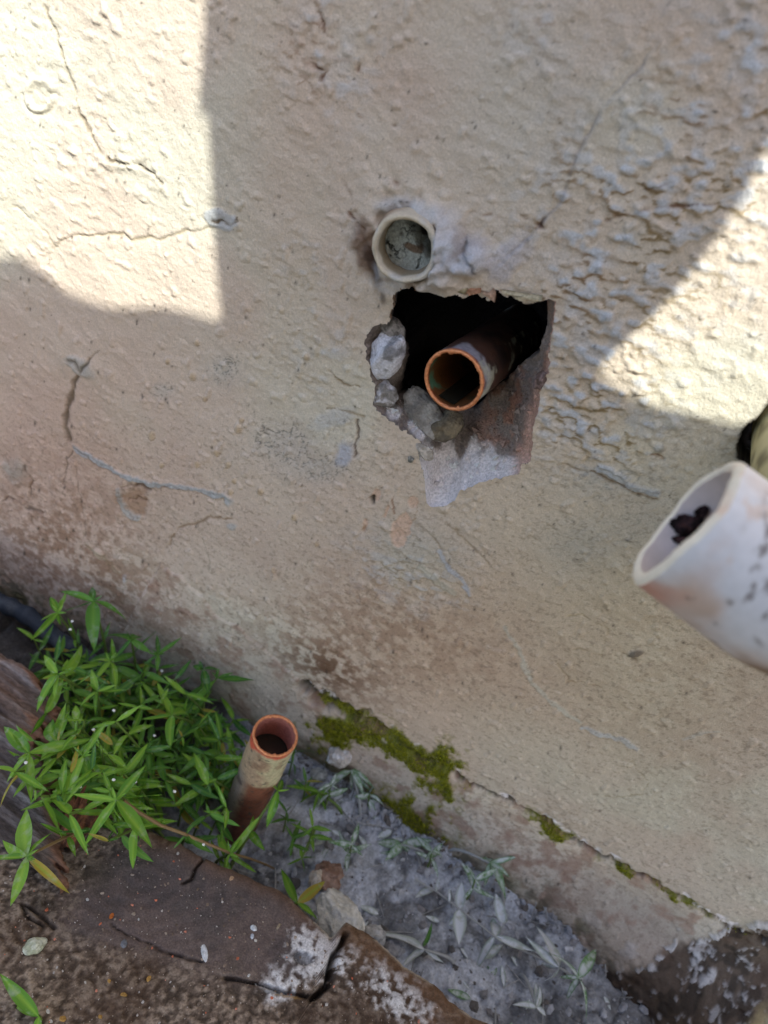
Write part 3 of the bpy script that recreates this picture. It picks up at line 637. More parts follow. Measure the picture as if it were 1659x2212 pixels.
# ------------------------------------------------------------------ tubes and pipes
def frame_of(t):
    t = t/np.linalg.norm(t); a = np.array([0, 0, 1.0]) if abs(t[2]) < .8 else np.array([1.0, 0, 0])
    n = np.cross(t, a); n /= np.linalg.norm(n); return n, np.cross(t, n)
def sweep(path, radii, ns):
    path = np.asarray(path); tang = np.gradient(path, axis=0); n, b = frame_of(tang[0]); out = []
    for p, t, r in zip(path, tang, radii):
        t = t/np.linalg.norm(t); n = n-t*(n@t); n /= np.linalg.norm(n); b = np.cross(t, n)
        a = np.linspace(0, 2*math.pi, ns, endpoint=False)
        out.append(p+np.outer(np.cos(a), n)*r+np.outer(np.sin(a), b)*r)
    return np.array(out)

def copper_pipe(root, top, axis_, R, length, wallt, colf_out, colf_in, seed, rimcol=True):
    """tube from its open end 'top' back along -axis; parts pipe_body, cut_rim"""
    ax = np.array(axis_)/np.linalg.norm(axis_); top = np.array(top); off = np.array(root.location)
    ns, nl = 96, 120
    s = np.linspace(.0006, length, nl)
    path = top-np.outer(s, ax)
    body = sweep(path, np.full(nl, R), ns); fl = body.reshape(-1, 3)
    cen_ = np.repeat(path, ns, 0); rad = fl-cen_; rad /= np.linalg.norm(rad, axis=1)[:, None]
    fl2 = fl + rad*(.00035*fbm3(fl, .007, 4, seed)+.0002*fbm3(fl, .0022, 3, seed+1))[:, None]*np.clip(np.repeat(s, ns)/.003, 0, 1)[:, None]
    mesh_np('pipe_body', fl2-off, grid_faces(nl, ns, True), M_copper, root, col=colf_out(fl, np.repeat(s, ns), rad))
    inn = sweep(path, np.full(nl, R-wallt), ns).reshape(-1, 3)
    mesh_np('pipe_bore', inn-off, grid_faces(nl, ns, True)[:, ::-1], M_copper, root, col=colf_in(inn, np.repeat(s, ns), rad))
    # burred bright rim
    prof = [(R, .0009), (R+.00018, .0003), (R-.0001, -.0002), (R-wallt*.5, -.00035), (R-wallt+.0001, -.0002), (R-wallt-.0002, .0003), (R-wallt, .0009)]
    n, b = frame_of(-ax); a = np.linspace(0, 2*math.pi, 144, endpoint=False); rr = []
    for q, (r_, d_) in enumerate(prof):
        jit = .00022*np.array([fbm(np.array([math.cos(x)*2]), np.array([math.sin(x)*2]), .12, 3, seed+q//3)[0] for x in a])
        burr = .0007*np.clip(np.array([fbm(np.array([math.cos(x)*2]), np.array([math.sin(x)*2]), .35, 2, seed+30)[0] for x in a])-.45, 0, 1)*(q > 3)
        ring = top-ax*(d_+0)+np.outer(np.cos(a), n)*(r_+jit-burr*3)[:, None]+np.outer(np.sin(a), b)*(r_+jit-burr*3)[:, None]-np.outer(jit, ax); rr.append(ring)
    o = mesh_np('cut_rim', np.array(rr).reshape(-1, 3)-off, grid_faces(len(prof), 144, True), M_rim, root)
    return ax

# pipe in the hole
A0 = on_wall(979, 822, -.004)
ax_h = np.array([-.14, -1.0, .06]); ax_h /= np.linalg.norm(ax_h)
R_h = .5*137/FPX*((A0-CAM)@FWD)
t = thing('copper_pipe', 'open copper pipe sticking out of the broken hole in the wall', 'pipe', A0)
def c_out(P_, s, rad):
    n = fbm3(P_, .008, 4, 33); c = np.ones((len(P_), 3))*lin(84, 60, 52)
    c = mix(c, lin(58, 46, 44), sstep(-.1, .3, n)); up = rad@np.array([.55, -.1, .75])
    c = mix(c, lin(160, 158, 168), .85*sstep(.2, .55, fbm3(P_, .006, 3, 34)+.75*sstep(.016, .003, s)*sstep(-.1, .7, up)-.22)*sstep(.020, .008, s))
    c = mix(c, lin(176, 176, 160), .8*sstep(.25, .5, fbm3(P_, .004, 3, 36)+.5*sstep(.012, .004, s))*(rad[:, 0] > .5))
    return mix(c, lin(180, 92, 54), .8*sstep(.0022, .0006, s))
def c_in(P_, s, rad):
    n = fbm3(P_, .006, 4, 37); c = np.ones((len(P_), 3))*lin(104, 66, 36)
    c = mix(c, lin(70, 52, 28), sstep(0, .4, n)); c = mix(c, lin(70, 118, 94), .8*sstep(.2, .4, n+.35*(rad[:, 0] < -.3)*sstep(.016, .004, s)-.1)*sstep(.02, .006, s))
    return mix(c, lin(176, 90, 48), .7*sstep(.002, .0006, s))
copper_pipe(t, A0, ax_h, R_h, .085, .0011, c_out, c_in, 3)
# water lying in the bottom of the bore
wl = []
for s in np.linspace(.0025, .08, 30):
    c = A0-ax_h*s; lv = -R_h*.84; hw = math.sqrt((R_h-.0012)**2-lv*lv)
    side = np.cross(ax_h, [0, 0, 1]); side /= np.linalg.norm(side); up = np.cross(side, ax_h)
    for q in np.linspace(-1, 1, 9): wl.append(c+side*hw*q+up*lv+np.array([0, 0, .0002*(abs(q) > .8)]))
mesh_np('water', np.array(wl)-A0, grid_faces(30, 9), M_water, t)

# upright pipe by the weeds
B0 = at_dist(595, 1588, .3565)
R_u = .5*99/FPX*((B0-CAM)@FWD)
ax_u = np.array([.03, -.02, 1.0])
t = thing('copper_pipe', 'upright copper pipe stub with flaking cream paint beside the green weeds', 'pipe', (B0[0], B0[1], 0))
def u_out(P_, s, rad):
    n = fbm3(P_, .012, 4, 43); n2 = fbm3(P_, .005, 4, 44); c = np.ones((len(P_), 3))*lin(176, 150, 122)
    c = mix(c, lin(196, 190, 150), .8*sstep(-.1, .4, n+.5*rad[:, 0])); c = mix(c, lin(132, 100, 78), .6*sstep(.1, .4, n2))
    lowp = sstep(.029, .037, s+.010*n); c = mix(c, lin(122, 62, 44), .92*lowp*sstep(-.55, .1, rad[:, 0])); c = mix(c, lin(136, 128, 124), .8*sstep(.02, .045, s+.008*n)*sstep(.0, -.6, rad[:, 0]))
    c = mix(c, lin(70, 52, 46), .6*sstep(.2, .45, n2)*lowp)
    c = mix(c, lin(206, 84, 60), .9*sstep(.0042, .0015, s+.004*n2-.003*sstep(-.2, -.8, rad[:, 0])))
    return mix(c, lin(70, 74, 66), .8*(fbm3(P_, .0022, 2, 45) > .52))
def u_in(P_, s, rad):
    n = fbm3(P_, .006, 3, 46); return mix(np.ones((len(P_), 3))*lin(112, 66, 44), lin(78, 48, 34), sstep(-.1, .4, n))
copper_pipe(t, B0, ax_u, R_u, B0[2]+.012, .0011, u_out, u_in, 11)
t.children[-1].data.materials[0] = plain('rusty_red_rim', (.50, .19, .14), rough=.8, metallic=.1, var=.4, scale=700, bump=.5)
a = np.linspace(0, 2*math.pi, 40, endpoint=False)
c0 = B0-ax_u/np.linalg.norm(ax_u)*.016
mesh_np('water', np.r_[[c0], c0+np.c_[np.cos(a)*(R_u-.0012), np.sin(a)*(R_u-.0012), 0*a]]-np.array(t.location), [[0, 1+i, 1+(i+1) % 40] for i in range(40)], M_water, t)

# painted-over conduit stub above the hole
S0 = on_wall(872, 540, -.0100)
t = thing('conduit_stub', 'cream painted conduit stub plugged with cracked grime above the hole', 'pipe', S0)
ax_s = np.array([.10, -1, .12]); ax_s /= np.linalg.norm(ax_s); n_, b_ = frame_of(-ax_s)
R_s = .5*150/FPX*((S0-CAM)@FWD); a = np.linspace(0, 2*math.pi, 120, endpoint=False); rows = []
for (r_, d_) in ((R_s*1.20, .015), (R_s*1.09, .0085), (R_s*1.01, .004), (R_s*.99, .0018), (R_s*.96, .0004), (R_s*.90, -.0003), (R_s*.84, .0002), (R_s*.80, .0014), (R_s*.78, .0035), (R_s*.77, .007), (R_s*.76, .014)):
    rows.append(S0-ax_s*d_+np.outer(np.cos(a), n_)*r_+np.outer(np.sin(a), b_)*r_)
fl = np.array(rows).reshape(-1, 3); fl = fl+np.c_[fbm3(fl, .006, 3, 3), fbm3(fl, .005, 3, 4), fbm3(fl, .006, 3, 5)]*.0011
sc_ = mix(np.ones((len(fl), 3))*lin(198, 186, 166), lin(182, 184, 186), sstep(.0, .4, fbm3(fl, .009, 3, 6))); 
ri = np.repeat(np.arange(len(rows)), 120)
leftside = sstep(S0[0]-.2*R_s, S0[0]-.9*R_s, fl[:, 0])*sstep(.5, 3, 4.0-ri); sc_ = mix(sc_, lin(124, 86, 62), .7*leftside*(ri < 3)); sc_ = mix(sc_, lin(116, 98, 66), .6*(ri > 7))
mesh_np('tube', fl-S0, grid_faces(len(rows), 120, True), M_wall, t, col=sc_)
k = 46; rr_ = np.linspace(0, R_s*.775, k); pl = []
for r_ in rr_: pl.append(S0-ax_s*.0100+np.outer(np.cos(a), n_)*r_+np.outer(np.sin(a), b_)*r_)
fl = np.array(pl).reshape(-1, 3)
cz = np.abs(fbm3(fl, .0024, 3, 51)); ck = sstep(.10, .02, cz)*sstep(-.3, .2, fbm3(fl, .005, 2, 58)); hh = .0009*fbm3(fl, .006, 3, 52)-.0011*ck
dz_ = (fl-S0)@np.array([.6, 0, .8])/1.0; sink = -.011*sstep(.0005, .0055, dz_+.002*fbm3(fl, .006, 3, 53))
fl = fl+ax_s*(hh-sink*0)[:, None]-ax_s*(-sink)[:, None]
pc_ = mix(np.ones((len(fl), 3))*lin(176, 182, 178), lin(50, 46, 42), .8*ck)
br = sstep(.2, .5, fbm3(fl, .007, 3, 54)+1.0*sstep(.000, .006, dz_)-.1); pc_ = mix(pc_, lin(58, 44, 34), .9*br); pc_ = mix(pc_, lin(104, 72, 42), .8*sstep(.4, .7, blob(fl[:, 0]-S0[0], fl[:, 2]-S0[2], .0005, -.002, .004, .0018)+.2*fbm3(fl, .003, 2, 57)))
mesh_np('grime_plug', fl-S0, grid_faces(k, 120, True), M_hole, t, col=pc_)

# white waste pipe at the right, close to the camera
Pq = at_dist(1484, 1132, .172); qv = ray(1484, 1132); qv /= np.linalg.norm(qv)
q2 = ray(1484+.80*330, 1132+.60*330); q2 /= np.linalg.norm(q2)
cand = []
for k in np.linspace(.10, .40, 301):
    a_ = Pq-(CAM+q2*k); a_ /= np.linalg.norm(a_); cand.append((abs(a_@qv+.22), k, a_))
axp = min(cand, key=lambda c: c[0])[2]
R_p = .5*338/FPX*((Pq-CAM)@FWD)
corner = Pq-axp*.038; Ew = on_wall(1752, 965, 0.0)
pp = []
for s in np.linspace(0, 1, 60): pp.append(Pq-axp*.020*s)
b0, b1, b2 = pp[-1], corner, corner+(Ew-corner)/np.linalg.norm(Ew-corner)*.024
for s in np.linspace(.04, 1, 26): pp.append(b0*(1-s)**2+2*b1*s*(1-s)+b2*s*s)
for s in np.linspace(.06, 1.5, 24): pp.append(b2*(1-s)+Ew*s)
pp = np.array(pp); ns = 96
t = thing('waste_pipe', 'blurred white plastic pipe with a slanted open end near the camera', 'pipe', tuple(Ew))
off = np.array(Ew)
out_ = sweep(pp, np.full(len(pp), R_p), ns); in_ = sweep(pp[:70], np.full(70, R_p-.0031), ns)
a = np.linspace(0, 2*math.pi, ns, endpoint=False)
rag = .0011*np.array([fbm(np.array([math.cos(x)]), np.array([math.sin(x)]), .55, 4, 77)[0] for x in a])
fall = np.exp(-np.linspace(0, 1, 60)*9)
for q in range(60):
    out_[q] -= np.outer(rag*fall[q], axp); in_[q] -= np.outer((rag*.8-.0006)*fall[q], axp)
fl = out_.reshape(-1, 3); L_ = np.repeat(np.r_[0, np.cumsum(np.linalg.norm(np.diff(pp, axis=0), axis=1))], ns)
rad = fl-np.repeat(pp, ns, 0); rad /= np.linalg.norm(rad, axis=1)[:, None]
wc = np.ones((len(fl), 3))*lin(222, 222, 230)
n = fbm3(fl, .012, 4, 81); n2 = fbm3(fl*np.array([1, 1.0, 1]), .0024, 3, 82)
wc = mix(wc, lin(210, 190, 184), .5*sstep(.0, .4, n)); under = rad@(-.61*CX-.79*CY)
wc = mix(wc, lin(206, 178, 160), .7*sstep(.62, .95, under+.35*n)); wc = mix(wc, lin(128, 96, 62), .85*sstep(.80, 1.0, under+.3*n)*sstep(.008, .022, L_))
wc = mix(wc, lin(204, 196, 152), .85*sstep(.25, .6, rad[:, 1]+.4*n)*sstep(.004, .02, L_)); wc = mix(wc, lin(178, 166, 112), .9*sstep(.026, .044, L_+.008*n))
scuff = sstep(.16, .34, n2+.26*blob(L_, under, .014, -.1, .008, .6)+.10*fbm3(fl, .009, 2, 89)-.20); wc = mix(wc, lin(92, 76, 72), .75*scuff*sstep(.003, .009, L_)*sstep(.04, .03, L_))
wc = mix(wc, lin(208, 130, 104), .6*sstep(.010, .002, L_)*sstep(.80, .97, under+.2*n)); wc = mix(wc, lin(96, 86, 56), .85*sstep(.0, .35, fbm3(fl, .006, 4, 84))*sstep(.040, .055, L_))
wc = mix(wc, lin(214, 180, 156), .45*sstep(.35, .55, fbm3(fl, .006, 3, 85))*(rad[:, 2] > .3))
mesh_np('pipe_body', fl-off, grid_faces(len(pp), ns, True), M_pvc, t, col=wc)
fi = in_.reshape(-1, 3); ic = mix(np.ones((len(fi), 3))*lin(224, 212, 212), lin(204, 194, 188), sstep(-.1, .4, fbm3(fi, .012, 3, 86)))
ri_ = (fi-np.repeat(pp[:70], ns, 0)); ri_ /= np.linalg.norm(ri_, axis=1)[:, None]
ld = np.repeat(np.linspace(0, .020*70/60, 70), ns); ic = mix(ic, lin(110, 106, 92), .7*sstep(.1, .6, -ri_[:, 2]+.4*fbm3(fi, .007, 3, 87))*sstep(.004, .016, ld))
ic = mix(ic, lin(150, 116, 92), .8*sstep(.012, .03, ld)*(ri_[:, 2] > -.2))
mesh_np('pipe_bore', fi-off, grid_faces(70, ns, True)[:, ::-1], M_pvc, t, col=ic)
r_a, r_b = out_[0], in_[0]; rr = [r_a]
for s, hgt in ((.2, .0006), (.5, .0009), (.8, .0006)): rr.append(r_a*(1-s)+r_b*s+axp*hgt)
rr.append(r_b); fl = np.array(rr).reshape(-1, 3)
mesh_np('cut_rim', fl-off, grid_faces(5, ns, True), M_pvc, t, col=mix(np.ones((len(fl), 3))*lin(226, 220, 208), lin(214, 150, 122), .6*sstep(.2, .6, fbm3(fl, .008, 3, 88))))
rd = qv-axp*(qv@axp); rd /= np.linalg.norm(rd); sd2 = np.cross(axp, rd)
for q, (da, ds, sz) in enumerate(((.0035, .0, .0026), (.005, .003, .0026), (.0045, -.003, .0022), (.008, .001, .0036), (.0025, .0015, .0014), (.0035, -.0045, .0016), (.010, -.003, .0034), (.011, .004, .0032))):
    rock('dirt_clump', Pq-axp*da+rd*(R_p-.0042)+sd2*ds-off, (sz*1.3, sz*.55, sz*.9), 60+q, M_soil, two_tone((30, 24, 26), (74, 54, 56)), t, (q*1.3, q*.7, q*2.1), sub=4, rough=2.2)

# ------------------------------------------------------------------ timbers
def timber_edge(x):
    e = -.099+.0035*np.sin(x*22+1)+.003*fbm(x, x*0, .05, 3, 14)+.0012*fbm(x, x*0, .009, 3, 16)
    e = e+.006*sstep(.030, .034, x)*sstep(.10, .034, x)-.004*sstep(.0, .03, x)*sstep(.034, .03, x)
    return e
xs = np.r_[np.arange(-.80, -.30, .004), np.arange(-.30, .26, .0007), np.arange(.26, .80, .004)]; s_top = np.r_[0, .0004, .001, .0018, np.arange(.003, .19, .0007), np.arange(.19, .42, .004)]
nx_ = len(xs); ed = timber_edge(xs)
rows = []; side = []
for zz in (-.03, -.015, 0, .01, .02, .03, .038, .045, .05):
    rows.append(np.c_[xs, ed-.002+.0035*fbm(xs, xs*0+zz*3, .012, 3, 18)-.004*(.05-zz)/.05, np.full(nx_, zz)]); side.append(np.ones(nx_))
for s in s_top:
    y = ed-s; rows.append(np.c_[xs, y, np.full(nx_, .055)]); side.append(np.zeros(nx_))
Pt = np.array(rows); Sd = np.array(side)
X, Y, Zt = Pt[..., 0], Pt[..., 1], Pt[..., 2].copy()
top = Sd < .5
U, V = project(np.stack([X, Y, np.full_like(X, .055)], -1)); Uj = U+10*fbm(X, Y, .012, 3, 101); Vj = V+10*fbm(X, Y, .012, 3, 102)
s_in = ed[None, :]-Y
dz = .0012*fbm(X, Y, .05, 3, 103)+.0006*fbm(X, Y, .012, 3, 104)-.0035*np.exp(-np.clip(s_in, 0, 1)/.0016)
smooth = np.clip(blob(U, V, 430, 1940, 260, 120, 28)+.9*blob(U, V, 270, 1980, 190, 90)+.7*blob(U, V, 600, 2010, 160, 80, 30), 0, 1)
smooth = sstep(.22, .85, smooth+.35*fbm(X, Y, .03, 4, 105))
grain = fbm(X, Y, .0019, 3, 106); dz += (1-.75*smooth)*.00075*grain
ringd = np.hypot((U-300)/1.0, (V-1905)/.62); rings = np.sin(ringd/7.5+2.2*fbm(X, Y, .02, 3, 107)); dz += .00015*rings*smooth
wc = np.ones(X.shape+(3,))*lin(106, 90, 78)
wc = mix(wc, lin(158, 140, 124), .8*sstep(.02, .30, grain+.4*fbm(X, Y, .0011, 2, 130))); wc = mix(wc, lin(58, 46, 36), .8*sstep(.05, .4, -grain))
wc = mix(wc, lin(72, 52, 38), .6*sstep(0, .4, fbm(X, Y, .04, 3, 108)))
sm = np.ones(X.shape+(3,))*lin(100, 86, 82); sm = mix(sm, lin(78, 70, 70), sstep(-.2, .3, fbm(X, Y, .02, 3, 109))); sm = mix(sm, lin(104, 88, 84), .28*sstep(0, .7, rings)); sm = mix(sm, lin(70, 62, 50), .6*sstep(.2, .5, fbm(X, Y, .018, 4, 110)))
wc = wc*(1-.88*smooth[..., None])+sm*.88*smooth[..., None]
wc = mix(wc, lin(216, 212, 212), .9*sstep(.06, .34, np.clip(.8*blob(U, V, 690, 2050, 70, 50, 40)+.55*blob(U, V, 850, 2150, 110, 60, 30)+.5*blob(U, V, 620, 2130, 70, 50), 0, 1)*(.7+.9*grain)+.25*fbm(X, Y, .016, 4, 111)-.12)*(U > 500))
edge_b = sstep(.020, .004, s_in+.008*fbm(X, Y, .02, 3, 112))*sstep(.028, .036, X)
wc = mix(wc, lin(112, 82, 58), .7*edge_b); wc = mix(wc, lin(158, 108, 70), .5*edge_b*sstep(.1, .4, fbm(X, Y, .012, 3, 113)))
wc = mix(wc, lin(112, 84, 66), .5*sstep(.010, .002, s_in)*sstep(.034, .02, X)); 
wc = mix(wc, lin(196, 186, 172), .7*sstep(.0022, .0008, s_in)*sstep(-.2, .3, fbm(X, Y, .008, 3, 114))*(X > .02))
def tcrack(pts, w, depth, step=0):
    global dz, wc
    D, S, T = line_dist(Uj, Vj, pts, 90); g = np.exp(-(D/w)**2)
    dz -= depth*g*sstep(1, .9, T); wc = mix(wc, lin(28, 22, 18), .85*g*sstep(1, .9, T))
    if step: dz -= step*sstep(60, 10, D)*(S > 0)*sstep(1, .8, T)
tcrack([(745,2018),(738,2040),(722,2062),(716,2090),(705,2120),(690,2142),(664,2162)], 6, .009)
tcrack([(664,2150),(640,2146),(610,2142),(575,2130),(520,2118),(470,2108)], 3.5, .004)
tcrack([(437,1846),(428,1862),(418,1876),(412,1896),(392,1912)], 2.8, .004)
tcrack([(60,2015-60),(95,2000-20),(125,2010)], 3, .003); tcrack([(335,2045),(365,2060),(410,2070),(450,2082)], 2.6, .0025); tcrack([(245,1995),(290,2030),(335,2040)], 2, .0015)
tcrack([(95,2000),(70,1985),(45,1950)], 3.5, .003)
g = blob(U, V, 655, 2070, 26, 18, 20); dz -= .0018*sstep(.4, .7, g); wc = mix(wc, lin(110, 112, 118), .7*sstep(.4, .7, g))
g = blob(U, V, 600, 2143, 36, 10, 12); wc = mix(wc, lin(140, 142, 146), .7*sstep(.4, .7, g)); g = blob(U, V, 620, 2152, 40, 4, 10); wc = mix(wc, lin(150, 116, 66), .7*sstep(.4, .7, g))
wc = mix(wc, lin(48, 38, 28), .8*blob(U, V, 95, 1955, 30, 24)); wc = mix(wc, lin(52, 46, 34), .6*blob(U, V, 200, 1880, 50, 40))
Zt = np.where(top, .055+dz, Zt); 
k0 = int(np.argmax(top[:, 0])); 
for j in range(k0): Zt[j] = np.minimum(Zt[j], Zt[k0]-.0006*(k0-j))
wc = np.where(top[..., None], wc, mix(np.ones(X.shape+(3,))*lin(84, 62, 46), lin(128, 96, 68), sstep(0, .4, fbm(X, Zt*3, .02, 3, 115))))
Pt = np.stack([X, Y, Zt], -1)
o = mesh_np('timber_sleeper', Pt.reshape(-1, 3), grid_faces(*X.shape)[:, ::-1], M_wood, col=np.clip(wc, .008, .8).reshape(-1, 3))
tag(o, 'dark weathered timber sleeper with growth rings and a split, speckled with crumbs', 'timber')
def timber_z(x, y):
    i = int(np.clip(np.searchsorted(xs, x), 0, nx_-1)); col_y = Pt[k0:, i, 1]; j = int(np.argmin(np.abs(col_y-y))); return Pt[k0+j, i, 2]

# greyed plank at the left, its grain running along it
pa = on_level(-60, 1310, .060); pa[0] = -.30; Lp = .30-.150
dirp = np.array([1, -.10, 0]); dirp /= np.linalg.norm(dirp); nrm_ = np.array([dirp[1], -dirp[0], 0])
if nrm_[1] > 0: nrm_ = -nrm_
ls = np.arange(-.06, Lp+.090, .0008); ws = np.r_[-.001, 0, .0006, .0014, np.arange(.0024, .066, .0008)]
Lg, Wg = np.meshgrid(ls, ws)
endr = Lp+.008+1.05*np.clip(Wg, 0, .075)+.010*fbm(Wg, Wg*0, .006, 3, 120)+.006*fbm(Wg, Wg*0, .0018, 2, 121)
Lc = np.minimum(Lg, endr); rag_e = .004*fbm(Lc, Lc*0, .02, 4, 122)
gx = Lc*.07; gnoise = fbm(gx, Wg, .0035, 4, 123); g2 = fbm(gx*1.4, Wg, .0014, 3, 124)
h = .0014*gnoise+.0009*g2+.0015*fbm(Lc, Wg, .05, 3, 125)-.004*np.exp(-np.clip(Wg, 0, 1)/.002)
gro = sstep(.28, .5, fbm(gx*.8+3, Wg, .008, 3, 126)); h -= .003*gro
h = h-.02*(Lg > endr)
P = pa[None, None, :]+Lc[..., None]*dirp+(Wg+rag_e*np.exp(-np.clip(Wg, 0, 1)/.01))[..., None]*nrm_; P[..., 2] = .060+h
P[0, :, 2] = -.01
gc = np.ones(Lg.shape+(3,))*lin(92, 84, 84); gc = mix(gc, lin(160, 158, 162), .6*sstep(.08, .4, gnoise)); gc = mix(gc, lin(60, 52, 50), .7*sstep(.05, .4, -gnoise)); gc = mix(gc, lin(120, 84, 58), .5*sstep(.1, .5, fbm(gx*2, Wg, .02, 3, 127)))
gc = mix(gc, lin(36, 32, 32), .85*gro); gc = mix(gc, lin(96, 80, 70), .75*sstep(-.030, .0, Lc-endr+.02*fbm(Lc, Wg, .02, 3, 128))); gc = mix(gc, lin(150, 92, 54), .8*sstep(-.012, -.002, Lc-endr+.012*gnoise)*.5)
o = mesh_np('timber_plank', P.reshape(-1, 3), grid_faces(*Lg.shape)[:, ::-1], M_grey_wood, col=np.clip(gc, .008, .8).reshape(-1, 3))
tag(o, 'greyed split timber plank with raised grain behind the green weeds', 'timber')

# torn splinter between plank and sleeper
sa = on_level(185, 1735, .070); sb = on_level(138, 1830, .058)
nl_, nw_ = 40, 24; vv = []
for i in range(nl_):
    s = i/(nl_-1); c = sa*(1-s)+sb*s; w = .0080*(1-.45*s); 
    for j in range(nw_):
        q = (j/(nw_-1)-.5)*2; en = .004*random.random()*(i == 0)
        sd = np.cross(sb-sa, [0, 0, 1]); sd /= np.linalg.norm(sd)
        vv.append(c+sd*w*q+np.array([0, 0, (.004*(1-q*q)+.0012*noise2(np.array([q*7]), np.array([s*1.5]), 9)[0])*(1-.5*s)-.004*abs(q)**6])+(sb-sa)/np.linalg.norm(sb-sa)*(.006*noise2(np.array([q*6.]), np.array([.5]), 4)[0])*(1-s))
vv = np.array(vv); Jn = fbm(np.tile(np.linspace(-1, 1, nw_), nl_), np.repeat(np.linspace(0, .4, nl_), nw_), .12, 3, 5)
o = mesh_np('wood_splinter', vv, grid_faces(nl_, nw_), M_grey_wood, col=mix(np.ones((len(vv), 3))*lin(126, 80, 54), lin(74, 46, 34), sstep(-.1, .3, Jn)))
tag(o, 'torn reddish brown wood splinter under the front weed leaves', 'splinter')

# dark strip standing in for the shade of the gap at far left
pth = [on_level(u, v, .012) for u, v in ((-900, 690), (0, 1300), (60, 1330), (130, 1385), (260, 1470))]
pth = np.array(pth); tt_ = np.linspace(0, 4, 60); pth = np.stack([np.interp(tt_, range(5), pth[:, k]) for k in range(3)], 1)
fl = sweep(pth, np.full(60, .0052)*(1+.12*np.sin(np.arange(60)*.7)), 24).reshape(-1, 3)
o = mesh_np('gap_shade_strip', fl, grid_faces(60, 24, True), vc_mat('gap_shade_grey', rough=.7, var=.2), col=mix(np.ones((len(fl), 3))*lin(54, 60, 70), lin(88, 92, 98), sstep(-.1, .4, fbm3(fl, .01, 3, 9))))
tag(o, 'dark blue grey strip standing in for shade in the gap between grey plank and wall', 'strip')

# ------------------------------------------------------------------ rubble, stones, crumbs
def scatter(name, n, pos, size, colors, mat, label, seed, squash=.6):
    r = np.random.default_rng(seed)
    phi = (1+5**.5)/2
    iv = np.array([(-1, phi, 0), (1, phi, 0), (-1, -phi, 0), (1, -phi, 0), (0, -1, phi), (0, 1, phi), (0, -1, -phi), (0, 1, -phi), (phi, 0, -1), (phi, 0, 1), (-phi, 0, -1), (-phi, 0, 1)])/1.9
    fi = np.array([(0, 11, 5), (0, 5, 1), (0, 1, 7), (0, 7, 10), (0, 10, 11), (1, 5, 9), (5, 11, 4), (11, 10, 2), (10, 7, 6), (7, 1, 8), (3, 9, 4), (3, 4, 2), (3, 2, 6), (3, 6, 8), (3, 8, 9), (4, 9, 5), (2, 4, 11), (6, 2, 10), (8, 6, 7), (9, 8, 1)])
    Vs, Fs, Cs = [], [], []
    for i in range(n):
        p = pos(r); s = size(r); v = iv*(1+.35*r.normal(size=(12, 1)).clip(-1, 1))*np.array([1, r.uniform(.5, 1), squash])*s
        a = r.uniform(0, 6.3); c_, s_ = math.cos(a), math.sin(a); v = np.c_[v[:, 0]*c_-v[:, 1]*s_, v[:, 0]*s_+v[:, 1]*c_, v[:, 2]]
        Vs.append(v+p); Fs.append(fi+12*i); k = colors[r.integers(len(colors))]; Cs.append(np.ones((12, 3))*lin(*k)*r.uniform(.8, 1.15))
    o = mesh_np(name, np.concatenate(Vs), np.concatenate(Fs), mat, col=np.concatenate(Cs), smooth=False)
    return tag(o, label, None, kind='stuff')
def p_gap(r):
    x = r.uniform(-.06, .25); y = r.uniform(-.098, .0) if r.random() < .6 else -.004-.018*r.random()**1.5; return np.array([x, y, float(soil_z(np.array([x]), np.array([y]))[0])+.0004])
scatter('rubble', 2000, p_gap, lambda r: .0005+.0030*r.random()**4.5, ((170, 170, 176), (188, 188, 194), (150, 146, 146), (116, 110, 106), (200, 198, 200)), M_stone, 'loose grey rubble and dust crumbs in the gap by the wall', 5)
def p_tim(r):
    x = r.uniform(-.16, .09); y = r.uniform(-.24, -.104); return np.array([x, y, timber_z(x, y)+.0001])
scatter('copper_crumbs', 170, p_tim, lambda r: .0003+.0005*r.random()**2, ((206, 122, 92), (196, 110, 80), (214, 140, 116)), M_stone, 'tiny reddish copper crumbs sprinkled over the timber', 6)
scatter('grit', 2600, p_tim, lambda r: .00022+.0006*r.random()**4, ((166, 150, 136), (140, 122, 108), (190, 182, 176), (112, 96, 84)), M_stone, 'fine pale grit sprinkled over the timber', 9)

def on_timber(u, v):
    p = on_level(u, v, .0555); p[2] = timber_z(p[0], p[1]); return p
def chip(u, v, s, colr, label, group, seed, sh=(1, .7, .35)):
    p = on_timber(u, v); k = s/FPX*((p-CAM)@FWD)*.5
    o = rock('chip', p+np.array([0, 0, k*sh[2]*.45]), (k*sh[0], k*sh[1], k*sh[2]), seed, M_stone, two_tone(tuple(int(c*.88) for c in colr), colr), None, (0, 0, random.uniform(0, 6)), sub=3, rough=.7)
    tag(o, label, 'chip', group); return o
GC = 'chips lying on the timber'
o = rock('plaster_chunk', on_timber(77, 2043)+np.array([0, 0, .0022]), (.0046, .0030, .0026), 71, M_stone, two_tone((176, 178, 152), (214, 214, 196)), None, (0, 0, .9), sub=4, rough=.8); tag(o, 'pale greenish plaster chunk on the timber at lower left', 'chip', GC)
o = chip(442, 2058, 30, (222, 222, 226), 'longest white paint flake near the middle of the timber', GC, 72, (1.25, .45, .16)); o.rotation_euler[2] = 0
chip(549, 2003, 17, (222, 224, 228), 'white flake nearest the white dusted corner of the timber', GC, 73, (1, .8, .3)); chip(546, 2021, 12, (200, 204, 214), 'small grey white flake just below the white flake by the dusted corner', GC, 74)
chip(268, 2038, 17, (122, 124, 132), 'single blue grey flake on the smooth dark timber', GC, 75, (1, .8, .3)); chip(241, 1977, 13, (196, 112, 58), 'bright orange chip on the ringed part of the timber', GC, 76)
